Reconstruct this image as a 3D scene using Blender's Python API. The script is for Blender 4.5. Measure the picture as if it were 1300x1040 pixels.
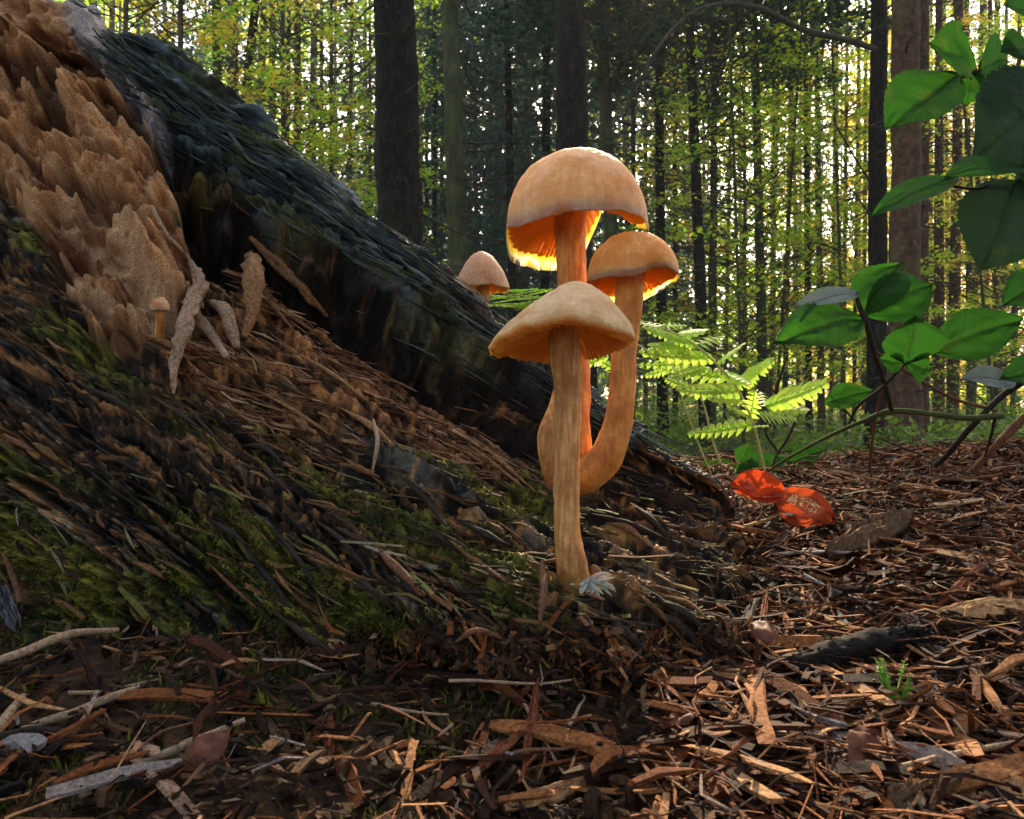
import bpy, math, random
import numpy as np
from mathutils import Vector, Matrix, Euler
random.seed(7)
rng = np.random.default_rng(11)
R = math.radians
for o in list(bpy.data.objects): bpy.data.objects.remove(o)
scn = bpy.context.scene
COL = scn.collection

# ------------------------------------------------------------------ camera, sky, sun, exposure
F = 1020.0                      # focal length in photo pixels (photo 1300 x 1040)
CZ = 0.45                       # camera height above the forest floor
cam_d = bpy.data.cameras.new('camera'); cam = bpy.data.objects.new('camera', cam_d); COL.objects.link(cam)
cam.location = (0, 0, CZ); cam.rotation_euler = (R(90), 0, 0)
cam_d.sensor_width = 36; cam_d.lens = 36 * F / 1300
cam_d.clip_start = 0.005; cam_d.clip_end = 400
cam_d.dof.use_dof = True; cam_d.dof.focus_distance = 0.31; cam_d.dof.aperture_fstop = 64
scn.camera = cam
SUN_EL, SUN_AZ = 31.0, 9.0      # azimuth clockwise (to the right) from +Y
w = bpy.data.worlds.new('World'); scn.world = w; w.use_nodes = True
nt = w.node_tree; bg = nt.nodes['Background']
sky = nt.nodes.new('ShaderNodeTexSky'); sky.sky_type = 'NISHITA'; sky.sun_disc = False
sky.sun_elevation = R(SUN_EL); sky.sun_rotation = R(SUN_AZ); sky.dust_density = 4.0; sky.ozone_density = 0.2; sky.air_density = 0.8
nt.links.new(sky.outputs[0], bg.inputs[0]); bg.inputs[1].default_value = 0.12
sd = bpy.data.lights.new('sun', 'SUN'); so = bpy.data.objects.new('sun', sd); COL.objects.link(so)
sd.energy = 5.0; sd.angle = R(0.5); sd.color = (1.0, 0.82, 0.55)
SUN = Vector((math.sin(R(SUN_AZ)) * math.cos(R(SUN_EL)), math.cos(R(SUN_AZ)) * math.cos(R(SUN_EL)), math.sin(R(SUN_EL))))
so.rotation_euler = (-SUN).to_track_quat('-Z', 'Y').to_euler(); so.location = (0, 0, 12)
scn.view_settings.view_transform = 'Standard'; scn.view_settings.look = 'None'
scn.view_settings.gamma = 1.0; scn.view_settings.use_curve_mapping = False
scn.view_settings.exposure = 2.15
scn.render.engine = 'CYCLES'
scn.cycles.max_bounces = 8; scn.cycles.diffuse_bounces = 4; scn.cycles.glossy_bounces = 2
scn.cycles.transmission_bounces = 6; scn.cycles.transparent_max_bounces = 8

# ------------------------------------------------------------------ helpers
def P(px, py, Y):
    return np.array([(px - 650) / F * Y, Y, CZ + (520 - py) / F * Y])
def V(a): return Vector([float(c) for c in a])
def pix(v):
    return 650 + v[..., 0] / v[..., 1] * F, 520 - (v[..., 2] - CZ) / v[..., 1] * F

_perm = np.random.default_rng(3).integers(0, 2**31, size=4096)
def _h(ix, iy, iz):
    n = (ix * 73856093) ^ (iy * 19349663) ^ (iz * 83492791)
    return _perm[n & 4095] / 2**31
def vnoise(p):
    i = np.floor(p).astype(np.int64); f = p - i; f = f * f * (3 - 2 * f)
    r = 0
    for dx in (0, 1):
        wx = f[..., 0] if dx else 1 - f[..., 0]
        for dy in (0, 1):
            wy = f[..., 1] if dy else 1 - f[..., 1]
            for dz in (0, 1):
                wz = f[..., 2] if dz else 1 - f[..., 2]
                r = r + wx * wy * wz * _h(i[..., 0] + dx, i[..., 1] + dy, i[..., 2] + dz)
    return r * 2 - 1
def fbm(p, o=4, g=0.5, l=2.07):
    a, s, t = 1.0, 0.0, 0.0
    p = np.asarray(p, float).copy()
    for k in range(o):
        s = s + a * vnoise(p); t += a; a *= g; p = p * l + 17.3
    return s / t
def st3(a, b, c=0.0):
    a, b = np.broadcast_arrays(np.asarray(a, float), np.asarray(b, float))
    return np.stack([a, b, np.broadcast_to(np.asarray(c, float), a.shape)], -1)
def sstep(a, b, x):
    t = np.clip((x - a) / (b - a), 0, 1); return t * t * (3 - 2 * t)

def mesh_np(name, verts, faces, smooth=True, uv=None, attrs=None, cols=None):
    verts = np.ascontiguousarray(verts, dtype=np.float32).reshape(-1, 3)
    me = bpy.data.meshes.new(name)
    if not isinstance(faces, (list, tuple)): faces = [faces]
    faces = [np.asarray(f, dtype=np.int32) for f in faces if len(f)]
    nl = sum(f.size for f in faces); npoly = sum(len(f) for f in faces)
    me.vertices.add(len(verts)); me.vertices.foreach_set('co', verts.ravel())
    me.loops.add(nl); li = np.concatenate([f.ravel() for f in faces])
    me.loops.foreach_set('vertex_index', li)
    tot = np.concatenate([np.full(len(f), f.shape[1], np.int32) for f in faces])
    start = np.concatenate([[0], np.cumsum(tot)[:-1]]).astype(np.int32)
    me.polygons.add(npoly); me.polygons.foreach_set('loop_start', start)
    try: me.polygons.foreach_set('loop_total', tot)
    except Exception: pass
    me.polygons.foreach_set('use_smooth', np.full(npoly, smooth))
    if uv is not None:
        l = me.uv_layers.new(name='UVMap')
        l.data.foreach_set('uv', np.ascontiguousarray(np.asarray(uv, dtype=np.float32)[li]).ravel())
    if attrs:
        for k, a in attrs.items():
            at = me.attributes.new(k, 'FLOAT', 'POINT'); at.data.foreach_set('value', np.asarray(a, dtype=np.float32).ravel())
    if cols is not None:
        at = me.attributes.new('tint', 'FLOAT_COLOR', 'POINT')
        c = np.ones((len(verts), 4), np.float32); c[:, :3] = cols; at.data.foreach_set('color', c.ravel())
    me.update(calc_edges=True)
    return me
def obj(name, me, mat=None, parent=None, label=None, cat=None, group=None, kind=None):
    o = bpy.data.objects.new(name, me); COL.objects.link(o)
    if mat and me is not None and not me.materials: me.materials.append(mat)
    if parent is not None: o.parent = parent
    if label: o['label'] = label
    if cat: o['category'] = cat
    if group: o['group'] = group
    if kind: o['kind'] = kind
    return o
def thing(name, loc, label, cat, group=None):
    o = bpy.data.objects.new(name, None); COL.objects.link(o); o.location = V(loc)
    o.empty_display_size = 0.02
    o['label'] = label; o['category'] = cat
    if group: o['group'] = group
    return o
def part(name, me, mat, root, label=None, kind=None):
    """child whose mesh is written in world coordinates"""
    o = obj(name, me, mat, root, label=label, kind=kind)
    o.matrix_parent_inverse = Matrix.Translation(-root_loc(root))
    return o
def root_loc(o):
    l = Vector(o.location)
    if o.parent: l = Vector((0, 0, 0)) if False else l
    return l
def copy_tree(o, loc, rz, sc=1.0, label=None):
    c = o.copy(); COL.objects.link(c); c.location = V(loc); c.rotation_euler = (0, 0, rz); c.scale = (sc, sc, sc)
    if label: c['label'] = label
    for ch in o.children:
        d = ch.copy(); COL.objects.link(d); d.parent = c
    return c

def grid_faces(n, m, wrap=False, off=0):
    """n rows, m cols"""
    i = np.arange(n - 1)[:, None]; j = np.arange(m if wrap else m - 1)[None, :]
    j2 = (j + 1) % m
    return (np.stack(np.broadcast_arrays(i * m + j, i * m + j2, (i + 1) * m + j2, (i + 1) * m + j), -1).reshape(-1, 4) + off)

class MB:
    def __init__(s): s.v = []; s.q = []; s.t = []; s.n = 0; s.u = []
    def add(s, v, q=None, t=None, uv=None):
        v = np.asarray(v, float).reshape(-1, 3)
        if q is not None and len(q): s.q.append(np.asarray(q) + s.n)
        if t is not None and len(t): s.t.append(np.asarray(t) + s.n)
        s.v.append(v); s.n += len(v)
        s.u.append(np.zeros((len(v), 2)) if uv is None else np.asarray(uv).reshape(-1, 2))
        return s
    def mesh(s, name, smooth=True, **k):
        fs = []
        if s.q: fs.append(np.concatenate(s.q))
        if s.t: fs.append(np.concatenate(s.t))
        return mesh_np(name, np.concatenate(s.v), fs, smooth, uv=np.concatenate(s.u), **k)

def crspline(pts, n):
    """Catmull-Rom through pts (K,d), n samples"""
    p = np.asarray(pts, float); K = len(p)
    if K == 2:
        t = np.linspace(0, 1, n)[:, None]; return p[0] * (1 - t) + p[1] * t
    e = np.vstack([2 * p[0] - p[1], p, 2 * p[-1] - p[-2]])
    t = np.linspace(0, K - 1 - 1e-9, n); i = np.floor(t).astype(int); f = (t - i)[:, None]
    a, b, c, d = e[i], e[i + 1], e[i + 2], e[i + 3]
    return 0.5 * (2 * b + (c - a) * f + (2 * a - 5 * b + 4 * c - d) * f**2 + (3 * b - a - 3 * c + d) * f**3)

def tube(pts, rad, sides=8, n=None, jit=0.0, fr=200.0, seed=0.0, cap=True, stretch=0.25):
    """tapered tube along a spline; returns verts, quads, tris, uv"""
    pts = np.asarray(pts, float); rad = np.asarray(rad, float)
    if n is None: n = max(4, 5 * len(pts))
    c = crspline(pts, n); r = np.interp(np.linspace(0, 1, n), np.linspace(0, 1, len(rad)), rad)
    tg = np.gradient(c, axis=0); tg /= np.linalg.norm(tg, axis=1)[:, None] + 1e-12
    ref = np.array([0.3, 0.9, 0.1]) if abs(tg[0][1]) < 0.8 else np.array([1.0, 0.1, 0.2])
    a = np.cross(tg, ref); a /= np.linalg.norm(a, axis=1)[:, None]
    b = np.cross(tg, a)
    th = np.arange(sides) / sides * 2 * np.pi
    L = np.concatenate([[0], np.cumsum(np.linalg.norm(np.diff(c, axis=0), axis=1))])
    rr = np.repeat(r[:, None], sides, 1)
    if jit:
        q = st3(np.cos(th)[None, :] * r[:, None], np.sin(th)[None, :] * r[:, None], (L * stretch)[:, None] * np.ones(sides)) * fr + seed
        rr = rr * (1 + jit * fbm(q, 3))
    v = c[:, None, :] + rr[..., None] * (np.cos(th)[None, :, None] * a[:, None, :] + np.sin(th)[None, :, None] * b[:, None, :])
    q = grid_faces(n, sides, True)
    uv = np.stack(np.broadcast_arrays((th / 2 / np.pi)[None, :], L[:, None]), -1)
    v = v.reshape(-1, 3); t = []
    if cap:
        v = np.vstack([v, c[0], c[-1]]); k = n * sides
        t = [[(j + 1) % sides, j, k] for j in range(sides)] + [[(n - 1) * sides + j, (n - 1) * sides + (j + 1) % sides, k + 1] for j in range(sides)]
        uv = np.vstack([uv.reshape(-1, 2), [0, 0], [0, L[-1]]])
    return v, q, np.array(t, int).reshape(-1, 3), uv.reshape(-1, 2)

# ------------------------------------------------------------------ materials
class M:
    def __init__(s, name):
        s.m = bpy.data.materials.new(name); s.m.use_nodes = True; s.t = s.m.node_tree
        s.b = s.t.nodes['Principled BSDF']; s.out = s.t.nodes['Material Output']
    def n(s, typ, **k):
        nd = s.t.nodes.new(typ)
        for a, b in k.items(): setattr(nd, a, b)
        return nd
    def l(s, a, b): s.t.links.new(a, b)
    def coord(s, which='Object', scale=(1, 1, 1)):
        c = s.n('ShaderNodeTexCoord'); mp = s.n('ShaderNodeMapping'); mp.inputs['Scale'].default_value = scale
        s.l(c.outputs[which], mp.inputs[0]); return mp.outputs[0]
    def noise(s, vec, scale, detail=5, rough=0.6, dist=0.0):
        n = s.n('ShaderNodeTexNoise'); n.inputs['Scale'].default_value = scale; n.inputs['Detail'].default_value = detail
        n.inputs['Roughness'].default_value = rough; n.inputs['Distortion'].default_value = dist
        if vec is not None: s.l(vec, n.inputs['Vector'])
        return n.outputs[0]
    def ramp(s, fac, stops):
        r = s.n('ShaderNodeValToRGB'); e = r.color_ramp.elements
        while len(e) < len(stops): e.new(0.5)
        for i, (p, c) in enumerate(stops):
            e[i].position = p; e[i].color = (*c, 1) if len(c) == 3 else c
        s.l(fac, r.inputs[0]); return r.outputs[0]
    def mix(s, fac, a, b, mode='MIX'):
        m = s.n('ShaderNodeMix', data_type='RGBA', blend_type=mode)
        if isinstance(fac, (int, float)): m.inputs[0].default_value = fac
        else: s.l(fac, m.inputs[0])
        for k, x in ((6, a), (7, b)):
            if isinstance(x, tuple): m.inputs[k].default_value = (*x, 1)
            else: s.l(x, m.inputs[k])
        return m.outputs[2]
    def math(s, op, a, b=0.0):
        m = s.n('ShaderNodeMath', operation=op)
        for k, x in ((0, a), (1, b)):
            if isinstance(x, (int, float)): m.inputs[k].default_value = x
            else: s.l(x, m.inputs[k])
        return m.outputs[0]
    def attr(s, name, out='Fac'):
        return s.n('ShaderNodeAttribute', attribute_name=name).outputs[out]
    def rnd(s):
        g = s.n('ShaderNodeNewGeometry'); o = s.n('ShaderNodeObjectInfo')
        return s.math('FRACT', s.math('ADD', g.outputs['Random Per Island'], o.outputs['Random']))
    def bump(s, h, strength=0.5, dist=0.001, prev=None):
        b = s.n('ShaderNodeBump'); b.inputs['Strength'].default_value = strength; b.inputs['Distance'].default_value = dist
        s.l(h, b.inputs['Height'])
        if prev is not None: s.l(prev, b.inputs['Normal'])
        s.l(b.outputs[0], s.b.inputs['Normal']); return b.outputs[0]
    def col(s, c):
        if isinstance(c, tuple): s.b.inputs['Base Color'].default_value = (*c, 1)
        else: s.l(c, s.b.inputs['Base Color'])
    def set(s, **k):
        for a, b in k.items(): s.b.inputs[a.replace('_', ' ')].default_value = b
        return s

def leaf_material(name, stops, trans=0.5, tcol=1.6, rough=0.5, vein=False, spec=0.3, noise=8.0, backpale=0.0, tsat=None):
    """thin leaf: principled front plus translucent"""
    m = M(name); r = m.rnd()
    if noise: 
        nz = m.noise(m.coord('Object'), noise, 3)
        r = m.math('FRACT', m.math('ADD', r, m.math('MULTIPLY', nz, 0.25)))
    c = m.ramp(r, stops)
    if vein:
        uv = m.n('ShaderNodeUVMap').outputs[0]
        sx = m.n('ShaderNodeSeparateXYZ'); m.l(uv, sx.inputs[0])
        v = m.math('ABSOLUTE', sx.outputs[1])
        mid = m.math('SUBTRACT', 1.0, m.math('MINIMUM', m.math('MULTIPLY', v, 22.0), 1.0))
        sv = m.math('ABSOLUTE', m.math('SINE', m.math('MULTIPLY', m.math('SUBTRACT', sx.outputs[0], m.math('MULTIPLY', v, 0.32)), 28.0)))
        side = m.math('SUBTRACT', 1.0, m.math('MINIMUM', m.math('MULTIPLY', sv, 5.0), 1.0))
        vn = m.math('MAXIMUM', mid, m.math('MULTIPLY', side, 0.55))
        c = m.mix(m.math('MULTIPLY', vn, 0.75), c, (0.012, 0.022, 0.006))
        nb = m.noise(m.coord('UV', (30, 12, 1)), 3.0, 4); blot = m.noise(m.coord('Object'), 90, 4, .7)
        c = m.mix(m.ramp(blot, [(.58, (0, 0, 0)), (.75, (.55, .55, .55))]), c, (.11, .10, .015)); c = m.mix(m.ramp(nb, [(.3, (0, 0, 0)), (.7, (.5, .5, .5))]), c, (.008, .03, .006))
        m.bump(m.math('ADD', m.math('MULTIPLY', vn, -1.0), nb), 0.6, 0.0012)
    m.col(c); m.set(Roughness=rough, Specular_IOR_Level=spec)
    if trans > 0:
        tr = m.n('ShaderNodeBsdfTranslucent'); mx = m.n('ShaderNodeMixShader'); mx.inputs[0].default_value = trans
        g = m.n('ShaderNodeVectorMath', operation='SCALE'); g.inputs['Scale'].default_value = tcol
        m.l(c, g.inputs[0])
        if tsat:
            g2 = m.n('ShaderNodeVectorMath', operation='MULTIPLY'); g2.inputs[1].default_value = tsat
            m.l(g.outputs[0], g2.inputs[0]); g = g2
        m.l(g.outputs[0], tr.inputs[0])
        m.l(m.b.outputs[0], mx.inputs[1]); m.l(tr.outputs[0], mx.inputs[2]); m.l(mx.outputs[0], m.out.inputs[0])
    return m.m

def bark_material(name, a, b, c, scale=14, z=0.35, bump=0.02):
    m = M(name); v = m.coord('Object', (1, 1, z))
    n1 = m.noise(v, scale, 6, 0.65); n2 = m.noise(m.coord('Object'), 2.2, 3)
    vo = m.n('ShaderNodeTexVoronoi'); vo.inputs['Scale'].default_value = scale * 2.2; m.l(v, vo.inputs['Vector'])
    k = m.ramp(n1, [(0.3, a), (0.55, b), (0.75, c)])
    k = m.mix(m.ramp(n2, [(0.50, (0, 0, 0)), (0.8, (.7, .7, .7))]), k, (c[0] * 0.5, c[1] * 0.9, c[2] * 0.35))
    m.col(k); m.set(Roughness=0.9, Specular_IOR_Level=0.15)
    m.bump(m.math('ADD', n1, m.math('MULTIPLY', vo.outputs[0], 0.7)), 0.9, bump)
    return m.m

BARK_DARK = bark_material('bark_dark', (0.004, 0.003, 0.0025), (0.018, 0.012, 0.009), (0.065, 0.042, 0.026), 26, 0.5)
BARK_RED = bark_material('bark_red', (0.045, 0.022, 0.013), (0.13, 0.065, 0.038), (0.26, 0.15, 0.09), 20, 0.7)
BARK_GREEN = bark_material('bark_green', (0.03, 0.035, 0.012), (0.075, 0.075, 0.03), (0.13, 0.125, 0.06), 12, 0.4)
BARK_GREY = bark_material('bark_grey', (0.05, 0.035, 0.025), (0.12, 0.08, 0.05), (0.22, 0.15, 0.095), 22, 0.35)
TWIG = bark_material('dead_twig', (0.03, 0.022, 0.016), (0.07, 0.055, 0.04), (0.14, 0.12, 0.09), 30, 0.6, 0.004)

LEAF_GREEN = leaf_material('beech_foliage', [(0.0, (0.10, 0.22, 0.012)), (0.5, (0.20, 0.32, 0.016)), (0.85, (0.36, 0.37, 0.02)), (1.0, (0.45, 0.32, 0.02))], 0.66, 2.2, noise=0)
LEAF_GOLD = leaf_material('golden_foliage', [(0.0, (0.20, 0.24, 0.025)), (0.4, (0.34, 0.28, 0.03)), (0.8, (0.46, 0.32, 0.03)), (1.0, (0.50, 0.27, 0.025))], 0.66, 2.0, noise=0)
NEEDLE = leaf_material('spruce_needles', [(0.0, (0.015, 0.042, 0.03)), (0.6, (0.035, 0.085, 0.05)), (1.0, (0.10, 0.15, 0.06))], 0.3, 1.4, noise=0)
UNDER = leaf_material('undergrowth_leaves', [(0.0, (0.06, 0.13, 0.012)), (0.6, (0.12, 0.21, 0.02)), (1.0, (0.26, 0.30, 0.03))], 0.45, 1.7, noise=0)
BRAMBLE = leaf_material('bramble_leaf', [(0.0, (0.016, 0.075, 0.006)), (1.0, (0.026, 0.10, 0.008))], 0.5, 1.6, 0.55, spec=.15, vein=True, noise=0)
BRAMBLE_SHADED = leaf_material('bramble_leaf_shaded', [(0.0, (0.012, 0.04, 0.012)), (1.0, (0.02, 0.055, 0.014))], 0.18, 1.0, 0.6, vein=True, noise=0)  # shaded copy of the bramble leaf, shade put into the colour
SILVER = leaf_material('bramble_leaf_silver', [(0.0, (0.20, 0.24, 0.22)), (1.0, (0.22, 0.26, 0.24))], 0.2, 1.0, 0.5, vein=True, noise=0)
FERN = leaf_material('fern_leaflet', [(0.0, (0.22, 0.34, 0.04)), (1.0, (0.36, 0.48, 0.06))], 0.62, 2.3, 0.55, noise=40)
ORANGE = None

def litter_material(name, stops, sc=1.0, gr=900.0):
    m = M(name); r = m.rnd(); c = m.ramp(r, stops)
    n = m.noise(m.coord('Object'), gr * sc, 4, 0.7)
    m.col(m.mix(m.ramp(n, [(0.35, (0, 0, 0)), (0.62, (1, 1, 1))]), m.mix(1.0, c, (0.35, 0.3, 0.28), 'MULTIPLY'), c))
    m.set(Roughness=0.8, Specular_IOR_Level=0.14); m.bump(n, 0.8, 0.0006 * sc)
    return m.m
CHIP = litter_material('litter_chips', [(0.0, (0.012, 0.005, 0.003)), (0.3, (0.06, 0.016, 0.006)), (0.5, (0.17, 0.046, 0.012)), (0.75, (0.33, 0.12, 0.038)), (0.92, (0.48, 0.25, 0.11)), (1.0, (0.24, 0.23, 0.24))])
CHIP_DARK = litter_material('litter_dark', [(0.0, (0.008, 0.006, 0.005)), (0.4, (0.035, 0.018, 0.010)), (0.8, (0.10, 0.045, 0.02)), (1.0, (0.16, 0.09, 0.045))])

# ------------------------------------------------------------------ ground
HY = np.array([-60, -2, -0.3, 0.0, .12, .17, .25, .33, .40, .50, .58, .66, .8, 1.0, 1.4, 2.2, 4.0, 400])
HH = np.array([-.44, -.36, -.14, -.105, -.088, -.082, -.069, -.056, -.047, -.0405, -.042, -.05, -.075, -.12, -.22, -.36, -.43, -.45])
def ground_base(x, y):
    h = CZ + np.interp(y, HY, HH)
    near = np.exp(-((y - 0.5) / 0.35) ** 2)
    h = h + near * 0.028 * sstep(0.12, 0.6, x) - near * 0.10 * sstep(0.9, 2.2, np.abs(x))
    return h
def ground_z(x, y):
    x = np.asarray(x, float); y = np.asarray(y, float)
    h = ground_base(x, y)
    near = sstep(3.0, 0.8, y)
    h = h + near * (0.0035 * fbm(st3(x * 22, y * 22, 1.0), 3) + 0.0016 * fbm(st3(x * 110, y * 110, 3.0), 3))
    return h + (1 - near) * 0.10 * fbm(st3(x * 0.5, y * 0.5, 5.0), 3) * sstep(1.5, 5, np.abs(y) + np.abs(x) * .5)
def ground_pt(px, py):
    Y = 0.10
    for k in range(400):
        p = P(px, py, Y)
        if p[2] <= ground_base(p[0], p[1]): break
        Y += 0.004
    return P(px, py, Y)
def warp(n, a, far):
    t = np.linspace(-1, 1, n); return np.sinh(t * a) / np.sinh(a) * far
gx = warp(420, 8.2, 180); gy = warp(420, 8.2, 180) + 0.32
GX, GY = np.meshgrid(gx, gy)
gv = np.stack([GX, GY, ground_z(GX, GY)], -1)
m = M('forest_soil')
o3 = m.coord('Object'); n1 = m.noise(o3, 160, 6, 0.7); n2 = m.noise(o3, 1.3, 4); n3 = m.noise(o3, 12, 5)
c = m.ramp(n1, [(0.3, (0.010, 0.007, 0.005)), (0.5, (0.05, 0.024, 0.012)), (0.7, (0.12, 0.055, 0.025))])
far = m.ramp(n3, [(0.35, (0.035, 0.022, 0.010)), (0.6, (0.045, 0.065, 0.015))])
sx = m.n('ShaderNodeSeparateXYZ'); m.l(o3, sx.inputs[0])
c = m.mix(m.ramp(m.math('MULTIPLY', sx.outputs[1], 0.2), [(0.2, (0, 0, 0)), (0.5, (1, 1, 1))]), c, far)
m.col(c); m.set(Roughness=0.9, Specular_IOR_Level=0.2); m.bump(n1, 1.0, 0.002)
obj('forest_ground', mesh_np('forest_ground', gv, grid_faces(420, 420)), m.m, kind='structure')

# ------------------------------------------------------------------ the fallen log
ridge = [(-420, -430, .50), (-140, -160, .46), (100, 36, .44), (215, 80, .43), (350, 186, .415), (430, 262, .405), (560, 362, .395), (650, 440, .385), (750, 530, .372), (850, 584, .36), (930, 642, .35)]
bott = [(-620, 620), (-420, 690), (-230, 730), (-60, 775), (120, 815), (270, 835), (440, 858), (580, 872), (730, 885), (875, 880), (958, 830)]
KC = len(ridge)
r0 = np.array([P(*q) for q in ridge])
b0 = np.array([ground_pt(*q) for q in bott])
def lerp_row(t, bulge):
    A = np.array([(q[0], q[1]) for q in ridge]) * (1 - t) + np.array(bott) * t
    Yr = r0[:, 1] * (1 - t) + b0[:, 1] * t - bulge * np.array([1.5, 1.4, 1.3, 1.2, 1.1, 1, 1, 1.1, 1.15, 1.1, .7])
    return np.array([P(a[0], a[1], y) for a, y in zip(A, Yr)])
rows = [r0 * [1, 1, 0] + np.array([0.05, .30, 0]) + [0, 0, 1] * (np.zeros((KC, 1)) + CZ - .16),
        r0 + [0.03, .20, -.10], r0 + [0.015, .07, -.012], r0]
tk = [-.5, -.35, -.13, 0.0]
for t, bl in ((.08, -.004), (.25, .010), (.5, .030), (.75, .028), (1.0, 0)):
    rows.append(lerp_row(t, bl)); tk.append(t)
rows.append(b0 + [0, -.012, -.03]); tk.append(1.12)
rows = np.array(rows)                                    # (T,K,3)
endc = rows[:, -1] * 0.35 + rows[:, -1].mean(0) * 0.65 + [0.02, 0.0, -.05]
rows = np.concatenate([rows, endc[:, None]], 1)
sk = np.arange(KC + 1)
S_N = np.concatenate([np.linspace(0, 1.6, 30)[:-1], np.linspace(1.6, 9.99, 800), np.linspace(10, 11, 40)[1:]])
T_N = np.concatenate([np.linspace(-.5, -.02, 50)[:-1], np.linspace(-.02, 1.03, 620), np.linspace(1.03, 1.12, 12)[1:]])
def pch(tx, vals, t):
    """smooth cubic interpolation with finite-difference tangents along axis 0"""
    vals = np.asarray(vals, float); tx = np.asarray(tx, float)
    d = np.gradient(vals, tx, axis=0)
    i = np.clip(np.searchsorted(tx, t, 'right') - 1, 0, len(tx) - 2)
    h = (tx[i + 1] - tx[i]); u = (t - tx[i]) / h
    sh = (-1,) + (1,) * (vals.ndim - 1); h = h.reshape(sh); u = u.reshape(sh)
    return ((2*u**3 - 3*u**2 + 1) * vals[i] + (u**3 - 2*u**2 + u) * h * d[i] + (-2*u**3 + 3*u**2) * vals[i+1] + (u**3 - u**2) * h * d[i+1])
a = pch(tk, rows, T_N)                                   # (T, K, 3)
LG = np.moveaxis(pch(sk, np.moveaxis(a, 1, 0), S_N), 0, 1)   # (T,S,3)
TT, SS = np.meshgrid(T_N, S_N, indexing='ij')
du = np.gradient(LG, axis=1); dv = np.gradient(LG, axis=0)
NRM = np.cross(du, dv); NRM /= np.linalg.norm(NRM, axis=-1)[..., None] + 1e-12
if NRM[400, 400, 1] > 0: NRM = -NRM
TAN = du / (np.linalg.norm(du, axis=-1)[..., None] + 1e-12)
# arc-length coordinates; rotate them so that the grain runs at about 35 degrees in the picture
X0, Y0 = pix(LG)
Lp = LG - P(650, 520, .32)
GA = np.array([math.cos(R(37)), 0.0, -math.sin(R(37))]); GB = np.array([math.sin(R(37)), 0.0, math.cos(R(37))])
gu = Lp @ GA; gvv = Lp @ GB + 0.55 * Lp[..., 1] + 0.012 * fbm(st3(gu * 9, 0.3), 2)
def poly_mask(poly, X, Y, soft):
    """signed-distance based soft mask of a polygon given in design coordinates"""
    p = np.array(poly, float); q = np.roll(p, -1, 0)
    d = np.full(X.shape, 1e9); ins = np.zeros(X.shape, bool)
    for (ax, ay), (bx, by) in zip(p, q):
        ex, ey = bx - ax, by - ay
        t = np.clip(((X - ax) * ex + (Y - ay) * ey) / (ex * ex + ey * ey), 0, 1)
        d = np.minimum(d, np.hypot(X - ax - t * ex, Y - ay - t * ey))
        c = (ay > Y) != (by > Y)
        with np.errstate(divide='ignore', invalid='ignore'):
            ins ^= c & (X < (bx - ax) * (Y - ay) / (by - ay) + ax)
    sd_ = np.where(ins, d, -d)
    return sstep(-soft, soft, sd_)
front = (TT > -.01)
wx = X0 + 14 * fbm(st3(gu * 60, gvv * 60, 2.), 3); wy = Y0 + 14 * fbm(st3(gu * 60, gvv * 60, 9.), 3)
M_rot = poly_mask([(-200, -200), (20, -40), (70, 0), (150, 95), (200, 190), (222, 270), (262, 355), (240, 400), (200, 440), (150, 440), (100, 400), (60, 320), (0, 235), (-200, 150)], wx + 26 * fbm(st3(X0 * .02, Y0 * .02, 6.), 3), wy + 26 * fbm(st3(X0 * .02, Y0 * .02, 16.), 3), 8) * front
M_hole = M_rot * sstep(.10, .22, fbm(st3(Lp @ GA * 38, gvv * 90, 77.), 3)) * (Y0 > 60)
M_rotw = poly_mask([(-200, -200), (20, -40), (70, 0), (150, 95), (200, 190), (222, 270), (240, 320), (200, 370), (150, 400), (80, 330), (0, 235), (-200, 150)], wx, wy, 45) * front
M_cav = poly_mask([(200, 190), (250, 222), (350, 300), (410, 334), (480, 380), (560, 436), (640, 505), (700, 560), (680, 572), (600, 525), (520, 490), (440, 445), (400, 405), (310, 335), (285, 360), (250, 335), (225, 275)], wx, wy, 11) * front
M_cav2 = poly_mask([(-120, 420), (0, 465), (90, 520), (160, 560), (120, 580), (40, 545), (-120, 520)], wx, wy, 25) * front * .5
M_cav3 = poly_mask([(480, 800), (540, 830), (620, 862), (560, 880), (490, 860)], wx, wy, 14) * front * .5
# upper slab: between ridge and the line above the cavity
M_slab = poly_mask([(40, -60), (120, -20), (350, 160), (560, 325), (700, 440), (830, 560), (800, 575), (700, 530), (600, 462), (480, 374), (410, 328), (350, 294), (250, 216), (200, 182), (150, 95), (70, 0)], X0, Y0, 7) * front
M_dark = poly_mask([(560, 400), (700, 470), (860, 590), (950, 660), (965, 790), (880, 760), (800, 640), (700, 560), (600, 500)], wx, wy, 30) * front
M_brown = poly_mask([(240, 330), (330, 310), (400, 390), (520, 470), (640, 520), (640, 600), (500, 560), (420, 560), (300, 500), (200, 480), (180, 440)], wx, wy, 40) * front
low = sstep(0.45, 0.9, TT)
crumb0 = fbm(st3(X0 * .03, Y0 * .03, 7.), 3)
nb = fbm(st3(gu * 16, gvv * 30, 0.), 4)
f1 = fbm(st3(gu * 26, gvv * 190, 4.), 3)
gvv2 = gvv + .0016 * fbm(st3(gu * 55, gvv * 55, 5.), 2)
f2 = fbm(st3(gu * 60, gvv2 * 560, 8.), 3)
rg1 = 1 - 2.2 * np.abs(fbm(st3(gu * 42, gvv2 * 330, 81.), 2))
st2 = fbm(st3(gu * 40, gvv2 * 260, 25.), 2) * 4
steps2 = (np.floor(st2) + sstep(.7, 1, st2 - np.floor(st2))) / 4
f3 = fbm(st3(gu * 200, gvv * 1500, 8.), 2)
warpv = gvv + 0.004 * f1
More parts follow.
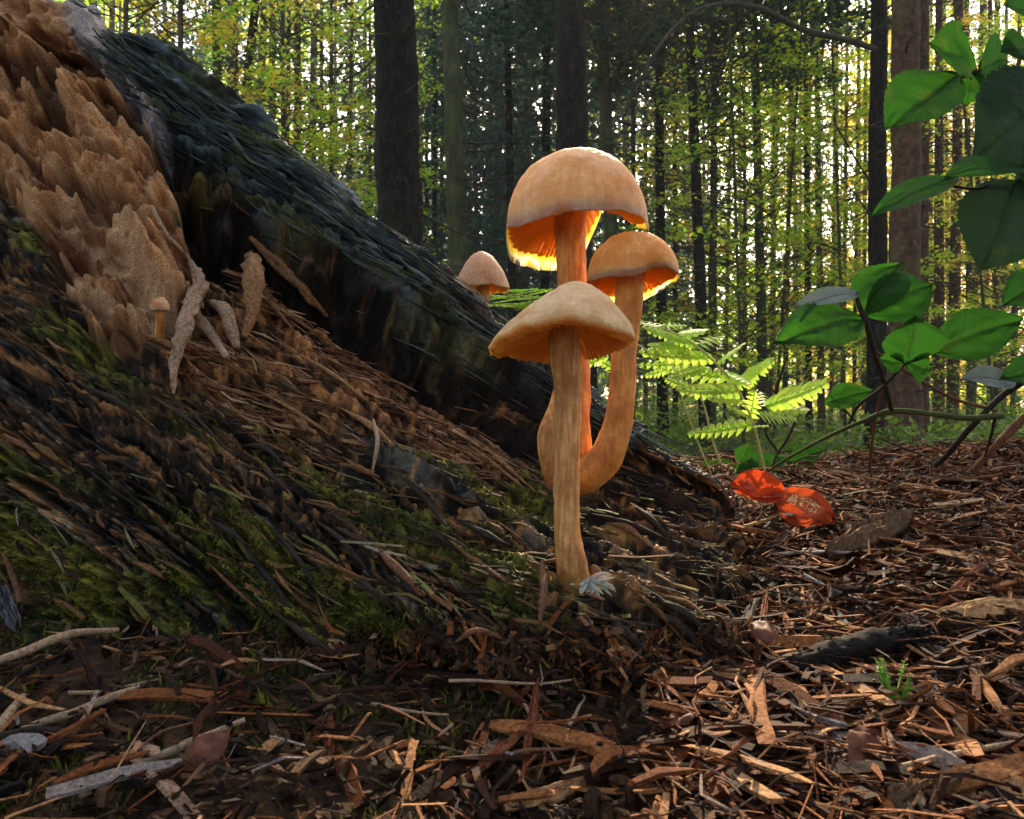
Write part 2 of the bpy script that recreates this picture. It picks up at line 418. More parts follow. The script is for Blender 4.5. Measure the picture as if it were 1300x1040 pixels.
st_ = fbm(st3(gu * 14, warpv * 95, 21.), 2) * 3.2
steps = (np.floor(st_) + sstep(0.62, 1.0, st_ - np.floor(st_))) / 3.2
rA = np.array([math.cos(R(55)), 0, -math.sin(R(55))]); rB = np.array([math.sin(R(55)), 0, math.cos(R(55))])
ru_, rv_ = Lp @ rA + .004 * crumb0, Lp @ rB + .5 * Lp[..., 1] + .004 * crumb0
lump = fbm(st3(ru_ * 30, rv_ * 62, 31.), 4) * 1.2 + .35 * (1 - 3 * np.abs(fbm(st3(ru_ * 40, rv_ * 90, 33.), 2)))
lump2 = 1 - np.abs(fbm(st3(gu * 90, gvv * 150, 37.), 3)) * 3
crumb = fbm(st3(X0 * .09, Y0 * .09, gvv * 30), 4)
grit = fbm(st3(X0 * .17 + 5, Y0 * .17, gvv * 40), 3)
bil = lambda a, b, c, o=3: sum((.5 ** k) * np.abs(vnoise(st3(a * 2.03 ** k + 7 * k, b * 2.03 ** k, c))) for k in range(o)) / 1.75
bl1 = bil(ru_ * 75, rv_ * 120, 3.3, 4); bl2 = bil(X0 * .045, Y0 * .045, 8.8, 4)
crack = sstep(.66, 1, 1 - 2.3 * np.abs(fbm(st3(gu * 30, gvv2 * 210, 14.), 3))); crack2 = sstep(.70, 1, 1 - 2.6 * np.abs(fbm(st3(gu * 70, gvv2 * 420, 19.), 2)))
ridgef = .35 + .65 * sstep(.02, .16, TT)
fw = np.clip(1 - M_rot * .85, 0, 1)
D = ridgef * 0.006 * nb * (1 - .3 * M_rot) + fw * (ridgef * 0.0036 * f1 + 0.0020 * f2 + 0.0006 * f3 + ridgef * (1 - .75 * M_slab) * 0.0085 * steps + .0016 * rg1 + .0042 * steps2 + .0022 * (1 - .6 * M_brown) * crumb + .0010 * grit - .0048 * crack - .0022 * crack2 + (.0016 - .0008 * M_brown) * (bl2 - .3))
D = D + M_rotw * (0.014 + .004 * nb) + M_rot * (0.019 * lump + .0075 * (bl1 - .32) + .0060 * (bl2 - .3) + .002 * crumb - .013 * M_hole / (M_rot + 1e-6) + .0012 * grit + 0.0022 * lump2 + 0.0012 * crumb)
D = D + low * 0.0022 * crumb * fw
D = D + M_slab * (0.012 + 0.0055 * f1 + .003 * rg1) - M_cav * sstep(.04, .2, TT) * 0.055 - M_cav2 * .012 - M_cav3 * .02 - M_dark * 0.005 * (1 - M_slab)
D = D * (.55 + .45 * sstep(-.01, .07, TT)) * np.where(TT < 0, sstep(-.45, -.02, TT), 1) * sstep(11, 10.2, SS)
LV = LG + NRM * D[..., None]
moss = np.clip(.5 + 1.5 * fbm(st3(gu * 20, gvv * 60, 51.), 4) + .5 * f1 + .25 * sstep(560, 760, Y0 + .1 * X0), 0, 1) * (1 - M_rot) * (1 - .9 * M_dark) * (1 - .5 * sstep(640, 760, X0)) * (1 - .8 * M_cav) * (1 - .7 * M_brown)
# wood colours; shade of the hollow, pits and creases is put in too
def cmix(a, b, t): return a + (b - a) * t[..., None]
def C(*c): return np.array(c, float)
k1 = np.clip(.5 + 1.5 * f2 + .8 * f1, 0, 1)
k2 = np.clip(.5 + 2.2 * fbm(st3(gu * 30, gvv * 260, 61.), 4), 0, 1)
k3 = np.clip(.5 + 1.8 * fbm(st3(gu * 12, gvv * 40, 71.), 3), 0, 1)
base = cmix(C(.018, .013, .010) + 0 * LV, C(.17, .075, .028), k1 * k2)
base = cmix(base, C(.30, .15, .06), sstep(.55, .9, k2) * sstep(.3, .8, k1) * .8)
base = cmix(base, C(.11, .11, .10), sstep(.62, .85, k3) * sstep(.4, .8, k1) * .6)
base = cmix(base, C(.42, .19, .06), sstep(.18, .5, grit + .35 * crumb) * .45)
base = cmix(base, C(.085, .095, .014), sstep(.45, .85, moss + .35 * grit) * .85)
base = cmix(base, C(.19, .17, .022), sstep(.75, 1.0, moss) * k1)
brown = cmix(C(.05, .016, .005) + 0 * LV, C(.46, .20, .07), np.clip(k1 * .6 + .25 * k2 + .8 * grit + .3 * crumb, 0, 1))
base = cmix(base, brown, M_brown * sstep(.25, .6, k3 + .25) * .9)
slabc = cmix(C(.014, .020, .026) + 0 * LV, C(.06, .085, .095), sstep(.2, .9, k1))
slabc = cmix(slabc, C(.075, .095, .03), sstep(.5, .85, k2) * .8)
slabc = cmix(slabc, C(.20, .23, .26), sstep(.75, .95, k1) * poly_mask([(400, 235), (440, 250), (510, 310), (480, 335), (420, 280)], wx, wy, 15))
slabc = cmix(slabc, C(.13, .075, .05), poly_mask([(560, 345), (630, 395), (625, 420), (555, 370)], wx, wy, 14) * .8)
base = base * (.35 + .95 * sstep(-.35, .3, crumb + .5 * f2))[..., None]
slabc = slabc * (.45 + .9 * sstep(-.3, .3, f2 + .4 * grit))[..., None]
base = cmix(base, slabc, M_slab)
base = cmix(base, base * .35, M_dark * (1 - M_slab) * .8)  # lower right stretch of the log made darker
base = cmix(base, C(.008, .007, .006) + 0 * LV, M_cav)  # very dark wood, with the hollow's shade put into the colour
rotc = cmix(C(.15, .045, .012) + 0 * LV, C(.60, .30, .125), np.clip(.15 + 1.3 * bl1 + .5 * lump + .5 * crumb, 0, 1))
rotc = cmix(rotc, C(.64, .40, .22), sstep(-.1, .35, crumb + .4 * grit) * .65)
rotc = cmix(rotc, C(.07, .028, .012), M_hole * .85)  # pits darkened in the colour, adding shade to their depth
rotc = cmix(rotc, C(.16, .05, .016), sstep(-.02, -.32, lump) * .85)  # low creases painted darker too, part of their shade is colour
rotc = cmix(rotc, C(.54, .34, .20), poly_mask([(60, 300), (150, 310), (240, 400), (230, 440), (140, 430), (80, 370)], wx, wy, 25) * sstep(.3, .7, k2) * .8)
edge = poly_mask([(60, 0), (90, 0), (165, 95), (215, 190), (200, 195), (145, 110)], X0 + 8 * f1, Y0, 7) * front
base = cmix(base, rotc, M_rot)
base = cmix(base, C(.42, .40, .44), edge * .8)
base = np.clip(base, .003, .9)
mask_h = dict(moss=sstep(.45, .8, moss), rot=M_rot)
LOGU = np.stack([gu, gvv], -1)
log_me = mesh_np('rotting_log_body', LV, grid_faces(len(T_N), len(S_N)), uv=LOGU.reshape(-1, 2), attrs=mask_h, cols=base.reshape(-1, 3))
m = M('rotting_wood')
tint = m.attr('tint', 'Color'); uv = m.coord('UV', (300, 2600, 1)); nn = m.noise(uv, 1.0, 5, 0.7)
iso = m.noise(m.coord('Object'), 1500, 4, .7)
fac = m.mix(m.attr('rot'), nn, iso)
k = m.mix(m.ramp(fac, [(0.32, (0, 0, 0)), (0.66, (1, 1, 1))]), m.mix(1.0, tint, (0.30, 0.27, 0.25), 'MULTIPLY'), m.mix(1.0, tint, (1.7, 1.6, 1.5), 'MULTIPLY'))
m.col(k); m.l(m.ramp(nn, [(0.35, (.38,) * 3), (0.6, (.75,) * 3)]), m.b.inputs['Roughness']); m.set(Specular_IOR_Level=0.2)
m.bump(fac, 0.9, 0.0012)
LOGM = m.m
log = thing('rotting_log', P(400, 800, .30), 'rotting mossy log sloping down from upper left, with fibrous dark wood and orange crumbling rot', 'log')
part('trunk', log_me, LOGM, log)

# lookup from a picture position to the log's real front surface
lx, ly = pix(LV); fmask = (TT > 0.0) & (TT < 1.0)
FI = np.argwhere(fmask); FX = lx[fmask]; FY = ly[fmask]; FP = LV[fmask]; FN = NRM[fmask]; FT = TAN[fmask]
GVEC = np.array([math.cos(R(37)), 0, -math.sin(R(37))])
def on_log(px, py):
    d = (FX - px) ** 2 + (FY - py) ** 2
    c = np.where(d < 9)[0]
    if len(c) == 0: c = np.array([d.argmin()])
    k = c[FP[c, 1].argmin()]
    return FP[k].copy(), FN[k].copy(), k

# ------------------------------------------------------------------ mushrooms
def flesh(name, ca, cb, cc, sub=(1.0, 0.50, 0.12), scale=0.006, rough=0.5, streak=(300, 300, 60), spots=False, radial=False, transl=0.0):
    m = M(name)
    n = m.noise(m.coord('Object', streak), 1.0, 5, .65); n2 = m.noise(m.coord('Object'), 90, 4, .7); n3 = m.noise(m.coord('Object'), 900, 3, .7)
    if radial:
        n = m.math('ADD', m.math('MULTIPLY', m.noise(m.coord('UV', (26, 1.2, 1)), 3.0, 5, .7), .55), m.math('MULTIPLY', m.noise(m.coord('Object'), 420, 5, .75), .45))
    c = m.ramp(n, [(.3, ca), (.5, cb), (.72, cc)])
    c = m.mix(m.ramp(n2, [(.42, (0, 0, 0)), (.65, (.8, .8, .8))]), c, (ca[0] * .9, ca[1] * .8, ca[2] * .6))
    if spots:
        n4 = m.noise(m.coord('Object'), 1100, 2, .5)
        c = m.mix(m.ramp(n4, [(.60, (0, 0, 0)), (.66, (1, 1, 1))]), c, spots)
    m.col(c); m.set(Roughness=rough, Specular_IOR_Level=0.3, Subsurface_Weight=1.0, Subsurface_Scale=scale)
    m.b.inputs['Subsurface Radius'].default_value = sub
    m.bump(m.math('ADD', n, m.math('MULTIPLY', n3, .6)), .9, .0008)
    if transl:
        tr = m.n('ShaderNodeBsdfTranslucent'); mx = m.n('ShaderNodeMixShader'); mx.inputs[0].default_value = transl; tr.inputs[0].default_value = (1.0, .66, .26, 1)
        m.l(m.b.outputs[0], mx.inputs[1]); m.l(tr.outputs[0], mx.inputs[2]); m.l(mx.outputs[0], m.out.inputs[0])
    return m.m
CAPM = flesh('mushroom_cap_skin', (.58, .32, .13), (.86, .62, .34), (.96, .85, .62), scale=.006, transl=.36, radial=True)
CAPO = flesh('mushroom_cap_skin_orange', (.50, .21, .05), (.80, .46, .17), (.92, .70, .38), scale=.006, transl=.36, radial=True)
CAPP = flesh('mushroom_cap_skin_rosy', (.56, .24, .12), (.74, .42, .24), (.84, .60, .40), scale=.005, transl=.25, radial=True, spots=(.9, .8, .72))
STEMM = flesh('mushroom_stem_skin', (.34, .14, .04), (.62, .31, .10), (.84, .56, .27), scale=.005, streak=(900, 900, 90))
STEMO = flesh('mushroom_stem_skin_orange', (.50, .17, .035), (.76, .32, .07), (.85, .46, .14), scale=.005, streak=(900, 900, 90))
GILL = leaf_material('mushroom_gill', [(0.0, (.80, .38, .05)), (1.0, (.90, .50, .09))], .6, 1.1, noise=0, spec=.1)
MYC = flesh('mycelium_white', (.55, .48, .38), (.66, .58, .48), (.72, .66, .56), scale=.001)

def cap_mesh(c, rad, zr, apex, prof, thick=.0022, stemr=.006, seed=0, wob=.03, nth=256, lean=(0, 0), curl=.0):
    """c: centre xy; rad(th), zr(th): rim radius and rim height; apex: top height; prof: exponent shape list of (rho, h)"""
    th = np.arange(nth) / nth * 2 * np.pi
    rr = rad(th) * (1 + wob * .5 * fbm(st3(np.cos(th) * 1.6 + seed, np.sin(th) * 1.6), 3)); zz = zr(th) + (.0010 if nth > 100 else .0004) * fbm(st3(np.cos(th) * 5 + seed, np.sin(th) * 5, 3.), 2)
    pr = np.array(prof)
    rho = np.concatenate([np.linspace(0.003, .9, 44), np.linspace(.91, 1.0, 14)])
    h = pch(pr[:, 0], pr[:, 1][:, None], rho)[:, 0]
    ox, oy = lean
    def ring(rh, hh, rs=1.0, dz=0.0):
        x = c[0] + ox * hh + rr * rs * rh * np.cos(th); y = c[1] + oy * hh + rr * rs * rh * np.sin(th)
        z = zz * (1 - hh) + apex * hh + dz
        return np.stack([x, y, z], -1)
    top = np.array([ring(a, b) for a, b in zip(rho, h)])
    nse = fbm(st3(top[..., 0] * 120 + seed, top[..., 1] * 120, top[..., 2] * 120), 4)
    top[..., 2] += .0011 * nse * sstep(1.02, .9, rho)[:, None]; top[..., 1] += .0006 * nse; top[..., 2] += .0004 * fbm(st3(top[..., 0] * 600 + seed, top[..., 1] * 600, top[..., 2] * 600), 2)
    # rim roll and underside
    hu0 = h[-1]
    ru = np.concatenate([[.995, .985, .97], np.linspace(.95, .04, 40)])
    tk_ = thick
    under = []
    for r_ in ru:
        hh = np.interp(r_, pr[:, 0], pr[:, 1])
        d = tk_ * (.55 + .60 * sstep(1.0, .92, r_) + .45 * sstep(.8, .4, r_))
        drop = (hh * (apex - zz.mean()))
        base = ring(r_, hh * (0.55 if r_ < .9 else .55 + .45 * (r_ - .9) / .1), dz=-d)
        under.append(base)
    under = np.array(under)
    v = np.concatenate([top, under]); n = len(v)
    uv = np.stack(np.broadcast_arrays((th / (2 * np.pi))[None, :], np.concatenate([rho, ru])[:, None]), -1)
    V_ = np.vstack([v.reshape(-1, 3), top[0].mean(0), under[-1].mean(0)]); k = n * nth
    uv = np.vstack([uv.reshape(-1, 2), [0, 0], [0, 0]])
    j = np.arange(nth); j2 = (j + 1) % nth
    tr = np.concatenate([np.stack([j2, j, 0 * j + k], -1), np.stack([(n - 1) * nth + j, (n - 1) * nth + j2, 0 * j + k + 1], -1)])
    me = mesh_np('mushroom_cap', V_, [grid_faces(n, nth, True), tr], uv=uv)
    # gills: radial blades under the cap
    G = 84; b = MB(); gi = (np.arange(G) / G * nth + np.random.default_rng(seed).uniform(-.6, .6, G)).astype(int) % nth
    rs = np.linspace(2, len(ru) - 7, 18).astype(int)
    for q, g in enumerate(gi):
        rsel = rs if q % 2 == 0 else rs[:9]
        line = under[rsel, g]; dep = np.interp(np.linspace(0, 1, len(rsel)), [0, .12, .6, 1], [.0006, .0020, .0032, .0012]) * (apex - zz.mean()) / .03
        low_ = line - [0, 0, 1] * dep[:, None]; up = line + [0, 0, .0008]
        sh = .0004 * fbm(st3(np.arange(len(rsel)) * .7, q * 3.1), 2)
        low_[:, 0] += sh; b.add(np.concatenate([up, low_]), grid_faces(2, len(rsel)))
    return me, b.mesh('gills')
def wave(base, *terms):
    def f(t):
        r = np.full_like(t, base)
        for a, c_, wd in terms:
            d = (t - R(c_) + np.pi) % (2 * np.pi) - np.pi
            r = r + a * np.exp(-(d / R(wd)) ** 2)
        return r
    return f
def stem(pts, rad, name, mat, root, seed, base=None):
    v, q, t, uv = tube(pts, rad, 40, 90, jit=.17, fr=700, seed=seed, stretch=.18)
    b = MB().add(v, q, t, uv); return part(name, b.mesh(name), mat, root)

def zp(py, Y): return CZ + (520 - py) / F * Y
# front mushroom
pl, nl_, _ = on_log(737, 745)
YF = pl[1]; 
k = YF / .265
fr = thing('mushroom', P(728, 742, YF), 'nearest mushroom with broad pale conical cap on a tall pale stem', 'mushroom', 'mushrooms growing from the log')
cx = (716 - 650) / F * YF
prof = [(0, 1), (.12, .98), (.3, .875), (.5, .70), (.7, .47), (.86, .25), (.95, .11), (1, 0)]
me, gm = cap_mesh((cx, YF), wave(.0243 * k, (.0006, 180, 60), (-.0010, 0, 50)), wave(zp(437, YF), (.0066 * k, 268, 55), (-.0034 * k, 100, 50), (-.0018 * k, 185, 25), (.0022 * k, 0, 35)), zp(360, YF), prof, seed=1, thick=.0026, wob=.02, lean=(.0042, 0))
part('cap', me, CAPM, fr); part('gills', gm, GILL, fr)
stem([P(716, 415, YF), P(717, 450, YF), P(721, 520, YF), P(719, 600, YF), P(721, 680, YF), P(727, 718, YF), P(732, 745, YF + .004)],
     np.array([.0056, .0049, .0043, .0041, .0043, .0049, .0054]) * k, 'stem', STEMM, fr, 3.)
mb = MB()
for i in range(46):
    a = rng.uniform(-.2, 3.0); r_ = rng.uniform(.003, .009)
    p0 = P(741, 742, YF - .001) + np.array([.002, .0, .001]); p1 = p0 + np.array([math.cos(a) * r_, rng.uniform(-.003, .002), -abs(math.sin(a)) * r_ * .6 + rng.uniform(-.002, .003)])
    v, q, t, uv = tube([p0, (p0 + p1) / 2 + rng.normal(0, .0008, 3), p1], [.0011, .0008, .0002], 5, 6); mb.add(v, q, t, uv)
part('root_fuzz', mb.mesh('root_fuzz'), MYC, fr, label='white mycelium fuzz at the stem base')
# tall rear mushroom
YB = YF + .066; kb = YB / .331
bk = thing('mushroom', P(738, 600, YB), 'tallest mushroom with big domed tan cap glowing orange underneath', 'mushroom', 'mushrooms growing from the log')
cx = (732.5 - 650) / F * YB
profd = [(0, 1), (.2, .985), (.4, .93), (.58, .835), (.74, .70), (.86, .54), (.94, .37), (.98, .20), (1, 0)]
def zr_b(t):
    d = np.degrees(t) % 360
    x = [0, 22, 40, 60, 72, 85, 120, 160, 178, 190, 215, 240, 270, 300, 330, 345, 360]
    y = [290, 288, 262, 262, 300, 343, 344, 332, 300, 287, 286, 272, 262, 262, 275, 291, 290]
    yy = np.interp(d, x, y)
    return CZ + (520 - yy) / F * (YB + .029 * np.sin(t))
me, gm = cap_mesh((cx, YB), wave(.0292 * kb, (-.0015, 60, 20)), zr_b, zp(193, YB), profd, seed=2, thick=.0034, wob=.03, nth=360)
part('cap', me, CAPM, bk); part('gills', gm, GILL, bk)
stem([P(724, 245, YB), P(724, 300, YB), P(727, 370, YB), P(733, 450, YB), P(736, 520, YB - .003), P(738, 575, YB - .006), P(733, 615, YB - .004)],
     np.array([.0075, .0062, .0058, .0048, .0042, .0042, .0046]) * kb, 'stem', STEMO, bk, 13.)
# rear right mushroom
YR = YF + .052
rr_ = thing('mushroom', P(755, 606, YR), 'right-hand mushroom with domed cap on a curved stem, partly lit through', 'mushroom', 'mushrooms growing from the log')
cx = (803 - 650) / F * YR
def zr_r(t):
    d = np.degrees(t) % 360
    yy = np.interp(d, [0, 30, 60, 90, 130, 165, 185, 225, 265, 285, 320, 345, 360], [352, 360, 378, 386, 384, 372, 360, 350, 346, 336, 340, 352, 352])
    return CZ + (520 - yy) / F * (YR + .018 * np.sin(t))
me, gm = cap_mesh((cx, YR), wave(.0183 * YR / .317), zr_r, zp(296, YR), profd, seed=4, thick=.0024, wob=.03)
part('cap', me, CAPO, rr_); part('gills', gm, GILL, rr_)
stem([P(801, 332, YR), P(799, 380, YR), P(793, 440, YR), P(790, 500, YR), P(783, 545, YR), P(768, 582, YR), P(745, 606, YR + .002), P(735, 612, YR + .008)],
     np.array([.0058, .0049, .0044, .0046, .0053, .0060, .0058, .005]), 'stem', STEMO, rr_, 23.)
# small rosy mushroom behind the log
YS = .50
sm = thing('mushroom', P(612, 470, YS), 'small rosy mushroom with frosted bell cap peeking over the log ridge', 'mushroom', 'mushrooms growing from the log')
me, gm = cap_mesh(((612 - 650) / F * YS, YS), wave(.0172), wave(zp(367, YS), (.001, 270, 60)), zp(320, YS), [(0, 1), (.15, .98), (.4, .86), (.65, .62), (.85, .34), (.95, .14), (1, 0)], seed=5, thick=.002, wob=.02)
part('cap', me, CAPP, sm); part('gills', gm, GILL, sm)
stem([P(612, 340, YS), P(612, 400, YS), P(615, 470, YS), P(618, 520, YS - .02)], [.0045, .004, .004, .005], 'stem', STEMM, sm, 33.)
# crooked stub behind the front stem, tiny mushroom and puffball
st_o = thing('mushroom_stub', P(698, 575, YF + .03), 'crooked mushroom stub flaring out behind the front stem', 'mushroom')
v, q, t, uv = tube([P(712, 480, YF + .035), P(704, 520, YF + .03), P(695, 555, YF + .028), P(698, 592, YF + .028), P(706, 612, YF + .036)], [.0015, .0024, .0034, .0028, .003], 20, 40, .18, 500, 2.)
part('stub_flesh', MB().add(v, q, t, uv).mesh('stub_flesh'), STEMM, st_o)
pt, nn_, _ = on_log(202, 428)
YT = pt[1] - .004
tm = thing('tiny_mushroom', P(202, 425, YT), 'tiny brown mushroom with button cap standing on the orange rot', 'mushroom')
me, gm = cap_mesh(((203 - 650) / F * YT, YT), wave(.0036), wave(zp(394, YT)), zp(379, YT), profd, seed=6, thick=.0012, nth=64)
part('cap', me, CAPP, tm)
v, q, t, uv = tube([P(203, 388, YT), P(203, 408, YT), P(202, 432, YT + .004)], [.0020, .0017, .0020], 12, 16); part('stem', MB().add(v, q, t, uv).mesh('stem'), STEMM, tm)
gp = ground_pt(880, 640); YP_ = gp[1] - .012
pb = thing('puffball', P(881, 640, YP_), 'tiny grey round mushroom on a short stalk beside the log foot', 'mushroom')
me, gm = cap_mesh(((881 - 650) / F * YP_, YP_), wave(.0027), wave(zp(636, YP_)), zp(622, YP_), profd, seed=7, thick=.0016, nth=48)
part('cap', me, STEMM, pb)
v, q, t, uv = tube([P(881, 632, YP_), P(878, 645, YP_), P(876, 662, YP_ + .004)], [.0011, .0009, .0011], 10, 12); part('stem', MB().add(v, q, t, uv).mesh('stem'), STEMM, pb)

# ------------------------------------------------------------------ broad leaves
def leaf_mesh(base, tip, width, up=(0, -.3, 1), fold=.25, curl=.15, n=44, mcols=17, serr=.035, teeth=13, skew=0., wave_=.04, seed=0, name='leaf', peak=.42, droop=.0, thick=.0002, holes=False):
    base = np.asarray(base, float); tip = np.asarray(tip, float); ax = tip - base; L = np.linalg.norm(ax); ax /= L
    up = np.asarray(up, float); up = up - ax * (up @ ax); up /= np.linalg.norm(up); side = np.cross(ax, up)
    u = np.linspace(0, 1, n); v = np.linspace(-1, 1, mcols)
    pk = peak; wprof = np.where(u < pk, np.sin(u / pk * np.pi / 2) ** .62, np.cos((u - pk) / (1 - pk) * np.pi / 2) ** .95)
    U, Vv = np.meshgrid(u, v, indexing='ij')
    W = wprof[:, None] * width / 2
    saw = (U * teeth) % 1.0
    ser = 1 + serr * (saw - .5) * 2 * sstep(.75, 1, np.abs(Vv)) 
    y = Vv * W * ser
    x = U * L + np.abs(Vv) * W * .18 * (1 - U)
    z = -fold * (-1) * np.abs(y) + curl * L * (-(U - .35) ** 2 + .12) - droop * L * U ** 2
    z = z + wave_ * width * fbm(st3(U * 3 + seed, Vv * 1.6, 1.), 3)
    sv = np.abs(np.sin((U - np.abs(Vv) * .32) * 14)); z = z - .012 * width * np.exp(-(sv / .22) ** 2) - .03 * width * np.exp(-(np.abs(Vv) / .08) ** 2)
    y = y + skew * L * U ** 2
    p = base + x[..., None] * ax + y[..., None] * side + z[..., None] * up
    return mesh_np(name, p.reshape(-1, 3), grid_faces(n, mcols), uv=np.stack([U, Vv * .5], -1).reshape(-1, 2))
def twig(name, pts, rad, mat, root, sides=8, jit=.15, n=None, seed=0., label=None):
    v, q, t, uv = tube(pts, rad, sides, n or 8 * len(pts), jit, 1500, seed)
    return part(name, MB().add(v, q, t, uv).mesh(name), mat, root, label=label)
def bark_twig(name, a, b, sc=1200):
    m = M(name); n = m.noise(m.coord('Object'), sc, 4, .7); m.col(m.ramp(n, [(.35, a), (.65, b)])); m.set(Roughness=.8, Specular_IOR_Level=.12); m.bump(n, .6, .0004); return m.m
TW_DARK = bark_twig('twig_dark', (.012, .010, .008), (.05, .035, .025)); TW_GREEN = bark_twig('twig_green', (.03, .045, .012), (.09, .10, .03))
TW_RED = bark_twig('twig_reddish', (.06, .022, .012), (.24, .11, .06)); TW_PALE = bark_twig('twig_pale', (.16, .09, .05), (.42, .29, .19)); TW_BLACK = bark_twig('twig_black', (.003, .0025, .002), (.018, .013, .011), 700); TW_BLACK.node_tree.nodes['Principled BSDF'].inputs['Roughness'].default_value = .9; TW_BLACK.node_tree.nodes['Principled BSDF'].inputs['Specular IOR Level'].default_value = .15

pu = thing('bramble_shoot', P(1300, 330, .46), 'upper bramble shoot reaching in with bright green and near-black leaves', 'bramble', 'bramble shoots beside the litter')
L3 = [  # base px,py,Y ; tip ; width(px) ; up ; material
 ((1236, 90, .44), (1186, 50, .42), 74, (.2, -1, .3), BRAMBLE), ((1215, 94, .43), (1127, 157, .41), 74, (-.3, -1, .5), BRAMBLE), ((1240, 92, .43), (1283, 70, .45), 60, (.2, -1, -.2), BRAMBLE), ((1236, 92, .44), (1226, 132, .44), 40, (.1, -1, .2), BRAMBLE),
 ((1310, 60, .44), (1275, 62, .42), 42, (.2, -1, .3), BRAMBLE), ((1330, 30, .44), (1281, 2, .42), 62, (0, -1, .4), BRAMBLE), ((1345, 110, .42), (1246, 196, .40), 120, (.3, -1, .2), BRAMBLE_SHADED),
 ((1292, 228, .41), (1248, 340, .39), 96, (-.15, -1, .1), BRAMBLE_SHADED), ((1345, 150, .43), (1300, 260, .41), 90, (.2, -1, .1), BRAMBLE_SHADED),
 ((1300, 212, .40), (1203, 218, .37), 44, (0, -.8, .75), BRAMBLE), ((1216, 226, .395), (1108, 268, .37), 40, (-.15, -.75, .7), BRAMBLE),
 ((1335, 350, .42), (1275, 385, .40), 46, (0, -1, .4), BRAMBLE)]
for i, (b_, t_, wd, up, mt) in enumerate(L3):
    part('leaf', leaf_mesh(P(*b_), P(*t_), 1.2 * wd / F * (b_[2] + t_[2]) / 2, up, fold=.16, curl=.16, seed=i * 7., peak=.5, wave_=.10, serr=.05, teeth=17), mt, pu, label='almost black shaded leaf' if mt is BRAMBLE_SHADED else None)
twig('stem', [P(1236, 90, .44), P(1248, 115, .445), P(1267, 134, .45), P(1300, 165, .46)], [.0010, .0010, .0012, .0014], TW_DARK, pu)
twig('stem', [P(1213, 100, .43), P(1225, 97, .44), P(1240, 88, .44)], [.0009, .0008, .001], TW_PALE, pu)
twig('stem', [P(1208, 236, .395), P(1235, 240, .40), P(1265, 236, .41), P(1300, 250, .42)], [.0007, .0007, .001, .0013], TW_DARK, pu)
twig('stem', [P(1300, 50, .46), P(1293, 80, .46), P(1285, 105, .46), P(1310, 160, .47), P(1320, 260, .47), P(1318, 360, .46), P(1330, 480, .44)], [.0010, .0012, .0014, .0016, .0018, .002, .002], TW_RED, pu)

pm = thing('bramble_shoot', P(1270, 530, .42), 'lower bramble shoot with six dark green leaves over a horizontal green stem', 'bramble', 'bramble shoots beside the litter')
L4 = [((1098, 402, .38), (985, 431, .36), 62, (-.1, -.9, .55), BRAMBLE), ((1092, 372, .38), (1008, 386, .38), 30, (0, -.7, .8), SILVER),
      ((1094, 398, .38), (1142, 332, .39), 58, (-.6, -.9, .3), BRAMBLE), ((1100, 402, .38), (1186, 356, .385), 58, (.1, -.9, .5), BRAMBLE),
      ((1150, 462, .38), (1166, 403, .37), 74, (.1, -1, .2), BRAMBLE), ((1183, 447, .385), (1299, 402, .37), 62, (0, -.9, .5), BRAMBLE),
      ((1150, 460, .38), (1182, 470, .38), 40, (0, -1, .3), BRAMBLE), ((1148, 462, .38), (1117, 455, .38), 30, (0, -1, .3), BRAMBLE),
      ((1290, 484, .40), (1222, 478, .385), 32, (-.1, -.9, .6), SILVER), ((1340, 470, .41), (1274, 478, .39), 42, (0, -1, .5), BRAMBLE),
      ((1046, 512, .42), (1108, 494, .41), 30, (0, -.9, .5), BRAMBLE)]
for i, (b_, t_, wd, up, mt) in enumerate(L4):
    part('leaf', leaf_mesh(P(*b_), P(*t_), 1.2 * wd / F * (b_[2] + t_[2]) / 2, up, fold=.16, curl=.14, seed=50 + i * 7., peak=.45, wave_=.10, serr=.05, teeth=17), mt, pm, label='silvery underside of a turned leaf' if mt is SILVER else None)
for pts, rad, mt in [
 ([(1086, 372, .38), (1092, 392, .38), (1100, 410, .38), (1110, 450, .385), (1124, 490, .39), (1132, 522, .40)], [.0008, .0015, .0018, .0015, .0014, .0015], TW_DARK),
 ([(1150, 460, .38), (1120, 492, .39), (1090, 515, .40), (1078, 538, .41)], [.0009, .0011, .0010, .0008], TW_DARK), ([(1183, 447, .385), (1165, 455, .38), (1150, 461, .38)], [.0008, .0009, .001], TW_DARK),
 ([(1272, 528, .42), (1230, 531, .41), (1185, 526, .405), (1132, 522, .40), (1095, 535, .41), (1050, 555, .43), (1000, 582, .45), (975, 598, .46)], [.0022, .0020, .0017, .0019, .0014, .0012, .0010, .0009], TW_GREEN),
 ([(1105, 442, .39), (1140, 465, .40), (1180, 490, .41), (1215, 508, .415), (1260, 520, .42)], [.0006, .0009, .001, .001, .0012], TW_RED),
 ([(1310, 478, .42), (1272, 503, .42), (1235, 540, .42), (1195, 585, .44), (1160, 612, .45), (1130, 632, .46)], [.0024, .0022, .0021, .0020, .0014, .0009], TW_DARK),
 ([(1052, 498, .42), (1072, 520, .42), (1090, 538, .415), (1100, 530, .41)], [.0004, .0007, .0006, .0005], TW_DARK),
 ([(1122, 490, .39), (1112, 530, .41), (1106, 570, .43), (1104, 600, .45)], [.0009, .001, .0009, .001], TW_RED),
 ([(1263, 530, .41), (1258, 555, .42), (1250, 580, .43)], [.0010, .0009, .0006], TW_DARK),
 ([(1115, 556, .41), (1150, 570, .42), (1190, 585, .43)], [.0006, .0006, .0004], TW_DARK)]:
    twig('stem', [P(*q) for q in pts], np.array(rad) * .8, mt, pm)
